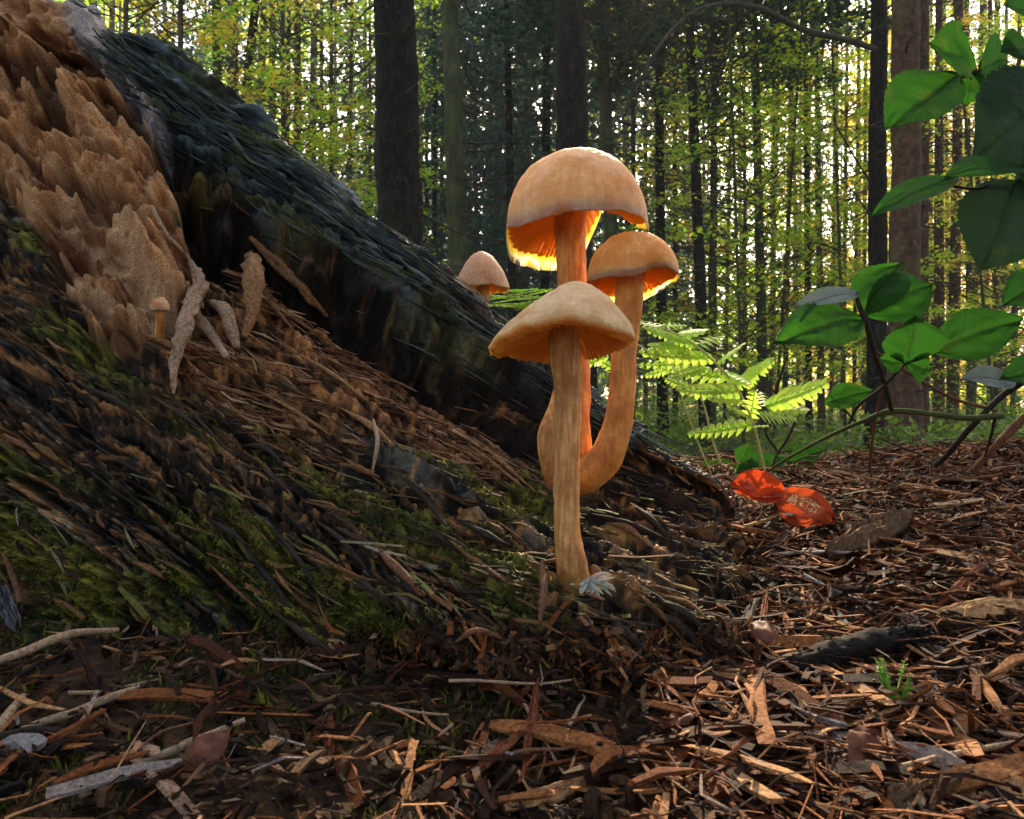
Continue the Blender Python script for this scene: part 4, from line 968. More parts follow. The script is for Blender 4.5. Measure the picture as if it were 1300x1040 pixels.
# the far wood, one mass beyond the trees one can tell apart
rg = np.random.default_rng(99); b = MB(); segs = []
for k in range(90):
    Y = rg.uniform(22, 62); X = rg.uniform(-.75, .75) * Y; r_ = rg.uniform(.06, .17); z0 = gz(X, Y) - .2; h = .56 * Y + 3
    segs.append((np.array([X, Y, z0]), np.array([X + rg.normal(0, .25), Y, z0 + h]), r_, r_ * .6))
    for q in range(10):
        zz = rg.uniform(.2, 1) * h; a = rg.uniform(0, 6.28); L = rg.uniform(.5, 1.8); p0 = np.array([X, Y, z0 + zz])
        segs.append((p0, p0 + [math.cos(a) * L, math.sin(a) * L, -L * rg.uniform(0, .4)], .02, .005))
fast_tubes(b, segs, 6)
obj('far_trunks', b.mesh('far_trunks'), BARK_RED, label='far off tree trunks of the wood seen between the nearer trees', cat='wood', kind='stuff')
def far_leaves(n, ymin, ymax, mat, name, label, size, hmin, hmax, clump, xr=(-.75, .75), nz=.9):
    rg = np.random.default_rng(hash(name) % 1000 if False else len(name) * 17 + n % 91)
    nc = n // clump; Y = rg.uniform(ymin, ymax, nc); X = rg.uniform(*xr, nc) * Y; Z = rg.uniform(hmin, hmax, nc) * Y * .52 + .2
    c = np.repeat(np.stack([X, Y, Z], -1), clump, 0) + rg.normal(0, 1, (nc * clump, 3)) * [.8, .8, .22]
    nn = rg.normal(0, .6, (len(c), 3)) + [0, 0, nz]
    v, f = leaf_faces(c, size, nn, rg); obj(name, mesh_np(name, v, f, False), mat, label=label, cat='foliage', kind='stuff')
far_leaves(46000, 20, 58, LEAF_GREEN, 'far_foliage', 'far off green foliage of the wood behind all the trunks', .15, -.02, 1.05, 60)
far_leaves(56000, 22, 62, NEEDLE, 'far_dark_foliage', 'far off dark conifer foliage of the wood', .26, -.02, 1.05, 70, xr=(-.45, .27))
far_leaves(20000, 20, 58, LEAF_GREEN, 'far_low_foliage', 'far off low bushes closing the view between the trunks', .20, -.04, .30, 60)
far_leaves(20000, 18, 50, LEAF_GOLD, 'far_golden_foliage', 'far off golden autumn foliage of the wood', .14, .0, 1.0, 50, xr=(.15, .8))
# the last dense wall of the wood, with the gaps where the sky breaks through
GAPS = [(1050, 10, 55), (1052, 110, 34), (1055, 200, 36), (1060, 262, 30), (1240, 25, 50), (1290, 60, 30), (240, 15, 40), (420, 85, 30), (415, 150, 22), (500, 10, 30), (930, 60, 18), (740, 60, 14), (1210, 130, 18), (1190, 20, 16), (595, 90, 10), (690, 140, 10), (960, 20, 30), (930, 140, 14), (300, 60, 16), (545, 180, 10)]
n = 85000; Y = rg.uniform(60, 66, n); X = rg.uniform(-.8, .8, n) * Y; Z = Y * .62 * rg.random(n) ** 1.25 - .5
c = np.stack([X, Y, Z], -1); hx_, hy_ = pix(c); keep = np.ones(n, bool)
wob_ = 1 + 1.1 * fbm(st3(hx_ * .03, hy_ * .03, 3.), 3)
for gx_, gy_, gr_ in GAPS: keep &= ~((hx_ - gx_) ** 2 + ((hy_ - gy_) * .8) ** 2 < (gr_ * wob_) ** 2)
keep &= fbm(st3(hx_ * .02, hy_ * .02, 9.), 4) < .42
c, hx_ = c[keep], hx_[keep]; dk = (hx_ > 430) & (hx_ < 900)
for sel, mt_, nm, lb in ((dk, NEEDLE, 'distant_conifers', 'most distant dark conifers closing the view behind the mushrooms'), (~dk & (hx_ < 1020), LEAF_GREEN, 'distant_broadleaves', 'most distant green trees closing the view'), (~dk & (hx_ >= 1020), LEAF_GOLD, 'distant_autumn_trees', 'most distant golden trees closing the view at the right')):
    v, f = leaf_faces(c[sel], .75, rg.normal(0, .8, (sel.sum(), 3)) + [0, -.6, .5], rg); obj(nm, mesh_np(nm, v, f, False), mt_, label=lb, cat='wood', kind='stuff')
# undergrowth on the forest floor
n = 110000; Y = 2.4 + 34 * rg.random(n) ** 1.15; X = rg.uniform(-.75, .75, n) * Y
den = fbm(st3(X * .7, Y * .7, 2.), 3); ok = den > -.22; X, Y = X[ok], Y[ok]; hgt = np.clip(.12 + 1.1 * (den[ok] + .22), .05, .9) * sstep(2, 8, Y)
c = np.stack([X, Y, ground_z(X, Y) + hgt * rg.uniform(.1, 1, len(X))], -1)
v, f = leaf_faces(c, .065, rg.normal(0, .6, c.shape) + [0, 0, 1], rg)
obj('undergrowth', mesh_np('undergrowth', v, f, False), UNDER, label='low green undergrowth covering the forest floor between the trunks', cat='undergrowth', kind='stuff')

# ------------------------------------------------------------------ haze of the wood
hz = np.array([[x, y, z] for x in (-190, 190) for y in (-190, 190) for z in (-1.6, 24)], float)
hm_ = mesh_np('haze', hz, np.array([[0, 1, 3, 2], [4, 6, 7, 5], [0, 4, 5, 1], [2, 3, 7, 6], [0, 2, 6, 4], [1, 5, 7, 3]]), False)
hmat = bpy.data.materials.new('haze'); hmat.use_nodes = True; hn = hmat.node_tree; hn.nodes.remove(hn.nodes['Principled BSDF'])
pv = hn.nodes.new('ShaderNodeVolumePrincipled'); pv.inputs['Density'].default_value = 0.0022; pv.inputs['Color'].default_value = (.92, .95, .9, 1); pv.inputs['Anisotropy'].default_value = 0.2
hn.links.new(pv.outputs[0], hn.nodes['Material Output'].inputs['Volume'])
obj('haze', hm_, hmat, label='thin morning haze between the trunks', cat='haze', kind='stuff')
# ------------------------------------------------------------------ litter
def chips(n, pos, L, W, T, yaw, pitch, roll, rg, rings=3, bend=.12, taper=.6):
    """n bent splinters: pos (n,3), sizes (n,), angles (n,) -> verts, quads"""
    u = np.linspace(-.5, .5, rings)
    tp = 1 - (np.abs(u)[None] * 2) ** 2 * rg.uniform(0, taper, n)[:, None]
    asym = rg.uniform(-.35, .35, n)[:, None] * u[None]
    cs = np.array([[-1, -.6], [1, -.8], [.85, .8], [-.9, 1]]) * .5
    jx = rg.uniform(.75, 1.25, (n, rings, 4)); jz = rg.uniform(.7, 1.3, (n, rings, 4))
    x = (L[:, None] * u[None])[:, :, None] + (rg.uniform(-.06, .06, (n, rings, 4)) * L[:, None, None])
    bd = rg.normal(0, bend, n)[:, None] * L[:, None] * (u[None] ** 2 * 4 - .5); bz = rg.normal(0, bend * .8, n)[:, None] * L[:, None] * (u[None] ** 2 * 4 - .5)
    y = W[:, None, None] * (tp * (1 + asym))[:, :, None] * cs[None, None, :, 0] * jx + bd[:, :, None]
    z = T[:, None, None] * tp[:, :, None] * cs[None, None, :, 1] * jz + bz[:, :, None]
    def rot(a, b, t): c, s_ = np.cos(t)[:, None, None], np.sin(t)[:, None, None]; return a * c - b * s_, a * s_ + b * c
    y, z = rot(y, z, roll); x, z = rot(x, z, pitch); x, y = rot(x, y, yaw)
    v = np.stack([x, y, z], -1) + pos[:, None, None, :]
    k = np.arange(4); f = []
    for r_ in range(rings - 1): f.append(np.stack([k + r_ * 4, (k + 1) % 4 + r_ * 4, (k + 1) % 4 + r_ * 4 + 4, k + r_ * 4 + 4], -1))
    f.append(np.array([[3, 2, 1, 0], [0, 1, 2, 3] + np.array((rings - 1) * 4)])); f = np.concatenate(f)
    return v.reshape(-1, 3), (np.arange(n)[:, None, None] * rings * 4 + f[None]).reshape(-1, 4)
# height of whatever is on top, ground or log, on a coarse map
hx = np.linspace(-.45, .62, 360); hy = np.linspace(.06, .75, 240)
HMAP = ground_z(*np.meshgrid(hx, hy))
lp = LV.reshape(-1, 3)[::2]; ii = np.round((lp[:, 0] - hx[0]) / (hx[1] - hx[0])).astype(int); jj = np.round((lp[:, 1] - hy[0]) / (hy[1] - hy[0])).astype(int)
ok = (ii >= 0) & (ii < 360) & (jj >= 0) & (jj < 240); GHM = HMAP.copy(); np.maximum.at(HMAP, (jj[ok], ii[ok]), lp[ok, 2]); ONLOG = HMAP > GHM + .004
HMAP = HMAP
def hm(x, y):
    i = np.clip(np.round((x - hx[0]) / (hx[1] - hx[0])).astype(int), 0, 359); j = np.clip(np.round((y - hy[0]) / (hy[1] - hy[0])).astype(int), 0, 239)
    return HMAP[j, i], (HMAP - GHM)[j, i]
rg = np.random.default_rng(5)
def litter(n, name, label, mat, Lr, Wr, lift, tilt, seed, ymax=.72, left=1.0):
    rg = np.random.default_rng(seed)
    Y = .09 + (ymax - .09) * rg.random(n) ** 1.15; X = rg.uniform(-.72, .72, n) * (Y + .03)
    z, over = hm(X, Y); ok = (over < .0035) & (rg.random(n) < np.where(X / Y < .17, left, 1.0)); X, Y, z = X[ok], Y[ok], z[ok]; n = len(X)  # chips thinned at left so the dark crumbs add shade by colour
    heap = .004 * (1 + fbm(st3(X * 30, Y * 30, 1.5), 3) * 1.5)
    L = np.exp(rg.uniform(np.log(Lr[0]), np.log(Lr[1]), n)); W = np.exp(rg.uniform(np.log(Wr[0]), np.log(Wr[1]), n)); W = np.minimum(W, L * .45)
    flow = 1.5 * fbm(st3(X * 9, Y * 9, 4.), 2)
    v, f = chips(n, np.stack([X, Y, z + heap * rg.uniform(-.3, 1, n) + lift * rg.random(n)], -1), L, W, W * rg.uniform(.25, .7, n), flow * 2 + rg.normal(0, 1.0, n), rg.normal(0, tilt, n), rg.normal(0, .5, n), rg)
    obj(name, mesh_np(name, v, f, False), mat, label=label, cat='litter', kind='stuff')
litter(15000, 'litter_chips', 'reddish brown bark chips and needles covering the ground', CHIP, (.005, .021), (.0005, .0026), .005, .22, 41, left=.09)
litter(16000, 'litter_crumbs', 'dark crumbs and broken needles between the bark chips', CHIP_DARK, (.002, .010), (.0006, .003), .003, .5, 42)
litter(10000, 'litter_needles', 'fallen spruce needles strewn over the bark chips', CHIP, (.009, .020), (.0004, .0010), .008, .18, 43, left=.16)
# larger chips, each one a thing
kinds = []
for i in range(14):
    L = np.array([rg.uniform(.014, .034)]); W = L * rg.uniform(.06, .17); rgi = np.random.default_rng(600 + i)
    v, f = chips(1, np.zeros((1, 3)), L, W, W * rg.uniform(.2, .5), np.zeros(1), np.zeros(1), np.zeros(1), rgi, rings=6, bend=.07, taper=.75)
    kinds.append(mesh_np('wood_chip', v, f, False)); kinds[-1].materials.append(CHIP)
cnt = 0
while cnt < 230:
    px_ = rg.uniform(-10, 1310); py_ = 1040 - 420 * rg.random() ** 1.1
    if px_ < 900 and py_ < 850 + 30 * rg.random(): continue
    p = ground_pt(px_, py_); z, ov = hm(p[0:1], p[1:2])
    if ov[0] > .004 or (px_ < 850 and rng.random() < .75): continue
    o = obj('wood_chip', kinds[int(rg.integers(14))], None, label=('pale ' if cnt % 5 == 0 else 'reddish brown ') * 0 + 'reddish brown wood chip lying ' + ('in the dark mossy litter at the lower left' if px_ < 430 else 'in the litter below the front mushroom' if px_ < 850 else 'far back near the crest of the litter' if py_ < 690 else 'beside the bark chunk and the curled flake' if py_ < 810 else 'around the black twig and the green sprig' if py_ < 930 else 'in front at the bottom right'), cat='wood chip', group='wood chips scattered in the litter')
    o.location = (p[0], p[1], z[0] + .004 + rg.uniform(0, .004)); o.rotation_euler = (rg.normal(0, .35), rg.normal(0, .16), rg.uniform(0, 6.28)); s_ = rg.uniform(.65, 1.3) * (.7 + .9 * p[1]); o.scale = (s_,) * 3
    cnt += 1

# ------------------------------------------------------------------ fibres, moss and debris on the log
def log_samples(n, w, rg):
    c = np.where(rg.random(len(FP)) < w * n / max(1e-9, w.sum()))[0]; return c
inframe = (FX > -60) & (FX < 1000) & (FY > -40) & (FY < 930)
rotF = M_rot[fmask]; cavF = M_cav[fmask]; mossF = moss[fmask]; slabF = M_slab[fmask]; brF = M_brown[fmask]; lowF = TT[fmask]
fib_n = np.clip(.3 + fbm(st3(gu[fmask] * 45, gvv[fmask] * 110, 91.), 3) * 1.6, 0, 1)
def strips(idx, L, W, lift, spread, rg, rings=3, T=.35, bend=.05):
    """splinters that follow the grain on the log's surface"""
    n = len(idx); N = FN[idx]; g = GVEC[None] + rg.normal(0, spread, (n, 3)); g -= N * (g * N).sum(1)[:, None]; g /= np.linalg.norm(g, axis=1)[:, None]
    g = g + N * rg.normal(0, spread * .5, n)[:, None]; g /= np.linalg.norm(g, axis=1)[:, None]
    s_ = np.cross(N, g); s_ /= np.linalg.norm(s_, axis=1)[:, None]; up = np.cross(g, s_)
    z0 = np.zeros(n); v, f = chips(n, np.zeros((n, 3)), L, W, W * T, z0, z0, z0, rg, rings=rings, bend=bend, taper=1.0)
    v = v.reshape(n, -1, 3)
    v = FP[idx][:, None] + v[..., 0:1] * g[:, None] + v[..., 1:2] * s_[:, None] + v[..., 2:3] * up[:, None] + (N * lift[:, None])[:, None]
    return v.reshape(-1, 3), f
def log_mat(name, stops):
    return litter_material(name, stops, 1.0, 1400)
FIBM = log_mat('log_fibre', [(0.0, (.010, .008, .006)), (.35, (.045, .026, .014)), (.55, (.13, .06, .022)), (.75, (.26, .13, .05)), (.85, (.10, .11, .02)), (.95, (.16, .16, .04)), (1.0, (.30, .26, .20))])
FIBB = log_mat('log_fibre_brown', [(0.0, (.05, .02, .008)), (.5, (.20, .085, .03)), (.85, (.36, .19, .085)), (1.0, (.46, .29, .16))])
FIBS = log_mat('log_fibre_slab', [(0.0, (.008, .012, .014)), (.5, (.04, .055, .06)), (.8, (.075, .095, .035)), (1.0, (.17, .19, .21))])
for nm, wgt, n, Lr, Wr, mt, spr, lb in (
  ('wood_fibres', inframe * (1 - rotF) * (1 - cavF) * (1 - slabF) * (1 - .8 * brF) * np.clip(.05 + 2.0 * fib_n, 0, 1), 3000, (.002, .020), (.0003, .0022), FIBM, .20, 'dark splintered fibres of the rotten wood'),
  ('brown_wood_fibres', inframe * brF * (1 - rotF) * (1 - cavF) * 3 * np.clip(.05 + 2.0 * fib_n, 0, 1), 1300, (.004, .026), (.0004, .0019), FIBB, .22, 'orange brown splinters below the dark hollow'),
  ('slab_fibres', inframe * slabF, 800, (.012, .05), (.0005, .0016), FIBS, .05, 'long bluish grey strands of the upper slab')):
    idx = log_samples(n, wgt.astype(float), rg); k_ = len(idx)
    L = np.exp(rg.uniform(np.log(Lr[0]), np.log(Lr[1]), k_)); W = np.exp(rg.uniform(np.log(Wr[0]), np.log(Wr[1]), k_))
    v, f = strips(idx, L, W, rg.uniform(-.0006, .0016, k_), spr, rg)
    part(nm, mesh_np(nm, v, f, False), mt, log, label=lb, kind='stuff')
MOSSM = leaf_material('moss_blade', [(0.0, (.015, .025, .005)), (.6, (.075, .085, .010)), (1.0, (.21, .18, .02))], .3, 1.2, .7, noise=0)
idx = log_samples(24000, (inframe * np.clip(mossF - .55, 0, 1) * (FY > 380) * (1 + 2 * (FY > 600))).astype(float), rg); k_ = len(idx)
d = FN[idx] * .7 + rg.normal(0, .5, (k_, 3)); d /= np.linalg.norm(d, axis=1)[:, None]; s_ = np.cross(d, rg.normal(size=(k_, 3))); s_ /= np.linalg.norm(s_, axis=1)[:, None]
L = rg.uniform(.0007, .0026, k_)[:, None]; W = L * .15; p = FP[idx] - FN[idx] * .0004
v = np.stack([p - s_ * W, p + s_ * W, p + d * L * .6 + s_ * W * .8, p + d * L + [0, 0, -.0006], p + d * L * .6 - s_ * W * .8], 1).reshape(-1, 3); q = np.arange(k_)[:, None] * 5
part('moss', mesh_np('moss', v, [q + [0, 1, 2, 4], q + [2, 3, 4]], False), MOSSM, log, kind='stuff', label='short green moss on the log face')
# debris resting on the low flank of the log
low_w = (inframe * np.clip((FY - 795) / 90, 0, 1)).astype(float) * (FX < 960)
for n, mt, Lr, Wr, nm in ((1100, CHIP, (.003, .013), (.0005, .0020), 'loose_chips'), (2600, CHIP_DARK, (.002, .008), (.0006, .0025), 'loose_crumbs')):
    idx = log_samples(n, low_w, rg); k_ = len(idx); L = np.exp(rg.uniform(np.log(Lr[0]), np.log(Lr[1]), k_)); W = np.minimum(L * .4, np.exp(rg.uniform(np.log(Wr[0]), np.log(Wr[1]), k_)))
    v, f = strips(idx, L, W, rg.uniform(.0004, .0030, k_), .9, rg, bend=.1)
    obj(nm, mesh_np(nm, v, f, False), mt, label='loose chips and crumbs lying on the low flank of the log', cat='litter', kind='stuff')

# ------------------------------------------------------------------ pieces of the log that stand out
def lp3(px, py, lift=.0): 
    p, n_, k_ = on_log(px, py); return p + n_ * lift
def rough_tube(name, pts, rad, mat, root, sides=14, jit=.35, fr=420, seed=0., n=40, label=None, flat=None):
    v, q, t, uv = tube(pts, rad, sides, n, jit, fr, seed)
    if flat is not None:
        c = np.mean(v, 0); v = c + (v - c) * flat
    return part(name, MB().add(v, q, t, uv).mesh(name), mat, root, label=label)
PALEW = litter_material('pale_rotten_wood', [(0.0, (.30, .17, .10)), (1.0, (.55, .37, .24))], 1.0, 800)
BROWNW = litter_material('brown_rotten_wood', [(0.0, (.16, .065, .025)), (1.0, (.40, .20, .09))], 1.0, 800)
rough_tube('hanging_root', [lp3(196, 268, .002), lp3(214, 306, .004), lp3(243, 345, .006), lp3(254, 378, .008), lp3(244, 410, .010), lp3(233, 440, .009), lp3(228, 480, .008), lp3(224, 514, .006)], [.0008, .0009, .0011, .0030, .0036, .0028, .0020, .0006], PALEW, log, seed=3, fr=900, n=110, sides=26, jit=.75, label='pale gnarled root hanging over the brown rot')
rough_tube('root_arm', [lp3(246, 412, .007), lp3(265, 432, .006), lp3(290, 460, .003)], [.0020, .0022, .0012], PALEW, log, seed=5, fr=600)
rough_tube('splinter_chunk', [lp3(322, 322, .002), lp3(318, 360, .010), lp3(322, 400, .010), lp3(306, 440, .004)], [.0012, .0042, .0036, .0014], BROWNW, log, seed=8, jit=.8, n=80, sides=22)
rough_tube('splinter_chunk', [lp3(318, 322, .010), lp3(350, 360, .012), lp3(385, 392, .010), lp3(412, 412, .005)], [.0012, .0030, .0024, .0010], BROWNW, log, seed=9, jit=.8, n=80, sides=20)
rough_tube('splinter_chunk', [lp3(268, 395, .004), lp3(285, 420, .008), lp3(300, 455, .006)], [.0018, .0030, .0016], PALEW, log, seed=10, jit=.4)
rg = np.random.default_rng(77)
for k_ in range(64):
    px_ = rg.uniform(10, 900); py_ = rg.uniform(.62 * px_ + 150, 830); 
    if py_ > 830 or M_rot[fmask][on_log(px_, py_)[2]] > .3 or (cavF[on_log(px_, py_)[2]] > .3): continue
    L = rg.uniform(14, 60); a = R(37 + rg.normal(0, 9)); dx, dy = math.cos(a) * L, math.sin(a) * L
    br = brF[on_log(px_, py_)[2]] > .4
    rough_tube('splinter', [lp3(px_ - dx, py_ - dy, .0005), lp3(px_, py_, rg.uniform(.001, .003)), lp3(px_ + dx, py_ + dy, rg.uniform(0, .004))], [.0003, rg.uniform(.0006, .0016), .0003], BROWNW if br or rg.random() < .3 else TW_DARK, log, sides=6, n=12, seed=k_ * 3., fr=700)
# things lying on the log
for pts, r_, mt, nm, lb, cat in (
  ([lp3(20, 700, .004), lp3(36, 730, .006), lp3(48, 760, .007), lp3(44, 785, .006), lp3(35, 808, .003)], .0011, TW_RED, 'rootlet', 'wavy reddish rootlet on the dark wood at the lower left edge', 'root'),
  ([lp3(482, 706, .001), lp3(512, 730, .0025), lp3(541, 757, .001)], .0013, TW_RED, 'bud_scale', 'dark red brown spindle lying along the grain below the middle', 'bud'),
  ([lp3(580, 812, .001), lp3(612, 806, .005), lp3(652, 816, .001)], .0008, TW_RED, 'bent_needle', 'small orange brown arched needle near the mossy foot', 'needle'),
  ([lp3(474, 540, .003), lp3(477, 570, .004), lp3(472, 604, .002)], .0009, TW_PALE, 'dry_stalk', 'pale short stalk standing on the mossy wood left of the mushrooms', 'stalk'),
  ([lp3(687, 722, .003), lp3(686, 760, .004), lp3(688, 795, .002)], .0012, TW_RED, 'wood_strip', 'upright reddish strip left of the front stem base', 'wood strip'),
  ([lp3(10, 558, .002), lp3(48, 576, .003)], .0010, TW_RED, 'bud_scale', 'small orange red sliver on the dark wood at the left edge', 'bud'),
  ([P(822, 615, .352), P(848, 632, .345), P(880, 662, .33), P(903, 690, .315), P(935, 730, .298), P(975, 768, .278), P(1014, 792, .268)], .0011, TW_RED, 'long_root', 'long curved reddish root running from the log down onto the litter', 'root'),
  ([P(868, 636, .35), P(893, 615, .36), P(918, 605, .37), P(936, 616, .375)], .0014, TW_RED, 'short_root', 'short arched brown root behind the tiny grey mushroom', 'root')):
    o = thing(nm, pts[0], lb, cat); rough_tube('shaft', pts, [r_ * .5, r_, r_ * .9, r_ * .4], mt, o, sides=8, jit=.2, fr=900, n=30)

# ------------------------------------------------------------------ named pieces in the litter
def gl(px, py, lift=.006):
    p = ground_pt(px, py); z, _ = hm(p[0:1], p[1:2]); d = lift + max(0, z[0] - p[2]); return p + np.array([0, 0, d * .5]) - np.array([0, 1, 0]) * d * .4
def slab_piece(name, pa, pb, w, t, mat, label, cat, seed=0, bend=.03, rings=16, jag=.3, upv=(0, -.4, 1)):
    """a torn flat piece of bark between two points: rough outline, thickness and ribs"""
    rg = np.random.default_rng(seed); ax = pb - pa; L = np.linalg.norm(ax); ax = ax / L; up = np.array(upv, float); up -= ax * (up @ ax); up /= np.linalg.norm(up); sd_ = np.cross(ax, up)
    m_ = 25; u = np.linspace(0, 1, rings * 4); vv = np.linspace(-1, 1, m_); wp = w / 2 * (np.sin(np.clip(u * 1.0, 0.02, .98) * np.pi) ** .45) 
    e1 = 1 + jag * fbm(st3(u * 7 + seed, 1.), 3); e2 = 1 + jag * fbm(st3(u * 7 + seed, 9.), 3)
    Wd = np.where(vv[None] < 0, e1[:, None], e2[:, None]) * wp[:, None] * vv[None]
    rib = t * .7 * fbm(st3(u[:, None] * 2.5 + seed, vv[None] * 6.), 4) + t * .55 * fbm(st3(u[:, None] * 9, vv[None] * 11. + seed), 3)
    edge = (1 - np.abs(vv[None]) ** 4) * np.ones_like(u)[:, None]
    cen = bend * L * np.sin(u * np.pi)[:, None]
    top = pa + ax * (u * L)[:, None, None] + sd_ * Wd[..., None] + up * ((t * .5 * edge + rib + cen - .25 * t * vv[None] ** 2)[..., None])
    bot = pa + ax * (u * L)[:, None, None] + sd_ * Wd[..., None] * .97 + up * ((-t * .5 * edge + cen - .25 * t * vv[None] ** 2 - .1 * t)[..., None])
    ring = np.concatenate([top, bot[:, ::-1]], 1); n_, k_ = ring.shape[:2]
    b = MB().add(ring.reshape(-1, 3), grid_faces(n_, k_, True)); c0 = ring[0].mean(0); c1 = ring[-1].mean(0)
    o = thing(name, pa, label, cat); me = b.mesh(name); part('piece', me, mat, o); return o
BARKW = litter_material('weathered_bark', [(0.0, (.16, .085, .04)), (1.0, (.26, .15, .08))], 1.0, 450)
REDW = litter_material('red_bark', [(0.0, (.26, .075, .035)), (1.0, (.36, .13, .06))], 1.0, 900)
TANW = litter_material('tan_bark', [(0.0, (.48, .24, .10)), (1.0, (.62, .34, .16))], 1.0, 500)
GREYW = litter_material('grey_wood', [(0.0, (.14, .15, .17)), (1.0, (.26, .26, .28))], 1.0, 900)
for nm, a, b_, w_, t_, mt, lb, sd_ in (
  ('bark_piece', gl(1042, 724, .010), gl(1146, 676, .012), 32, .006, BARKW, 'lumpy weathered tan bark chunk right of the long curved root', 2),
  ('bark_piece', gl(1176, 800, .010), gl(1305, 790, .012), 26, .002, TANW, 'long curled reddish tan bark flake at the right edge', 3),
  ('bark_piece', gl(1195, 1010, .010), gl(1330, 1060, .010), 60, .004, TANW, 'big bright orange tan bark piece in the bottom right corner', 4),
  ('bark_piece', gl(1110, 1040, .008), gl(1200, 1030, .008), 30, .005, BARKW, 'grey brown bark lump left of the bright corner piece', 5),
  ('bark_piece', gl(1080, 898, .006), gl(1225, 925, .008), 20, .003, REDW, 'flat red brown bark strip right of the green moss sprig', 6),
  ('bark_strip', gl(950, 890, .004), gl(966, 775, .016), 10, .0012, REDW, 'upright red strip of bark leaning at the right foot of the log', 7),
  ('bark_strip', gl(664, 990, .004), gl(682, 895, .012), 12, .0012, REDW, 'orange brown strip standing in the dark litter below the front stem', 8),
  ('bark_strip', gl(418, 995, .004), gl(426, 930, .012), 15, .0014, REDW, 'short ribbed blunt strip standing upright in the lower left litter', 9),
  ('bark_strip', gl(345, 930, .008), gl(384, 998, .006), 13, .0014, BARKW, 'bent brown strip just left of the short ribbed upright strip', 10),
  ('bark_strip', gl(1058, 790, .008), gl(1090, 860, .008), 9, .001, GREYW, 'grey blue sliver leaning between the log foot and the dark twig', 11),
  ('bark_strip', gl(1030, 930, .010), gl(1085, 990, .008), 9, .001, GREYW, 'thin grey sliver just left of the crumpled brown leaf', 12),
  ('bark_strip', gl(1180, 870, .008), gl(1176, 940, .008), 11, .001, GREYW, 'grey fibrous sliver right of the green moss sprig', 13),
  ('bark_strip', gl(1178, 790, .010), gl(1250, 730, .014), 12, .001, REDW, 'straight red brown strip rising to the right above the curled flake', 14),
  ('bark_strip', gl(590, 1010, .008), gl(660, 950, .01), 16, .0014, REDW, 'reddish split strip in the middle of the bottom litter', 15),
  ('bark_strip', gl(640, 1045, .008), gl(740, 1012, .01), 26, .0014, TANW, 'fan shaped orange tan flake at the bottom below the front mushroom', 16),
  ('pebble', P(-4, 742, .20), P(22, 795, .195), 20, .005, GREYW, 'blue grey smooth splinter cut by the left edge of the photo', 17)):
    slab_piece(nm, a, b_, w_ / F * (a[1] + b_[1]) / 2, t_, mt, lb, 'bark' if 'bark' in nm else 'splinter', seed=sd_, jag=.5 if w_ > 18 else .2)
for nm, pts, r_, mt, lb in (
  ('stick', [gl(112, 1028, .008), gl(210, 985, .010), gl(320, 938, .012)], .0016, TW_PALE, 'longest pale stick slanting up across the lower left litter'),
  ('stick', [gl(40, 945, .008), gl(120, 920, .010), gl(188, 892, .010)], .0014, TW_PALE, 'second pale stick, just above and left of the longest one'),
  ('stick', [P(-10, 842, .20), P(35, 826, .205), P(90, 805, .215), P(150, 800, .225)], .0016, TW_PALE, 'dark tipped stick entering from the left edge at the log foot'),
  ('stick', [gl(10, 950, .008), gl(60, 945, .008), gl(118, 948, .006)], .0014, TW_DARK, 'horizontal grey stick near the left edge of the litter'),
  ('stick', [gl(0, 960, .01), gl(45, 905, .012)], .0016, TW_PALE, 'short thick stick rising from the left edge'),
  ('stick', [gl(205, 870, .008), gl(270, 862, .008), gl(330, 885, .006)], .0008, TW_RED, 'thin dark twig above the long pale sticks'),
  ('stick', [gl(1130, 998, .012), gl(1200, 985, .014), gl(1310, 962, .014)], .0012, TW_PALE, 'thin speckled twig running to the right edge above the bright corner piece'),
  ('stick', [P(1060, 603, .47), P(1110, 607, .465), P(1150, 604, .46)], .0022, TW_PALE, 'brown stick lying on the crest right of the red leaves'),
  ('stick', [P(1310, 520, .43), P(1270, 560, .43), P(1228, 603, .44)], .0030, TW_RED, 'thick knobbly red brown stick rising to the right edge'),
  ('stick', [P(1310, 590, .44), P(1260, 598, .44), P(1215, 612, .44)], .0016, TW_RED, 'thin stick just under the thick knobbly one'),
  ('stick', [P(1150, 640, .42), P(1180, 618, .42), P(1208, 602, .425)], .0018, TW_RED, 'orange brown stick end poking out of the right crest')):
    o = thing(nm, pts[0], lb, 'stick'); rough_tube('shaft', pts, [r_ * .6, r_ * .75, r_ * .65, r_ * .4], mt, o, sides=12, jit=.5, fr=500, n=30, seed=pts[0][0] * 100)
# black spruce twig with needle scars
o = thing('dark_twig', gl(990, 868), 'black knobbly spruce twig lying in the litter left of the moss sprig', 'twig')
a_, b_ = gl(992, 868, .010), gl(1160, 826, .014); rough_tube('shaft', [a_, (a_ + b_) / 2 + [0, 0, .001], b_], [.0034, .0036, .0024], TW_BLACK, o, sides=16, jit=.45, fr=900, n=60)
mb = MB(); rg = np.random.default_rng(4)
for k_ in range(90):
    t = rg.random(); c = a_ * (1 - t) + b_ * t; an = rg.uniform(0, 6.28); d = np.array([.3, math.cos(an), math.sin(an)]); v, q, t_, uv = tube([c + d * .0026, c + d * .0044], [.0007, .0003], 5, 4, cap=True); mb.add(v, q, t_, uv)
part('needle_pegs', mb.mesh('needle_pegs'), TW_BLACK, o)
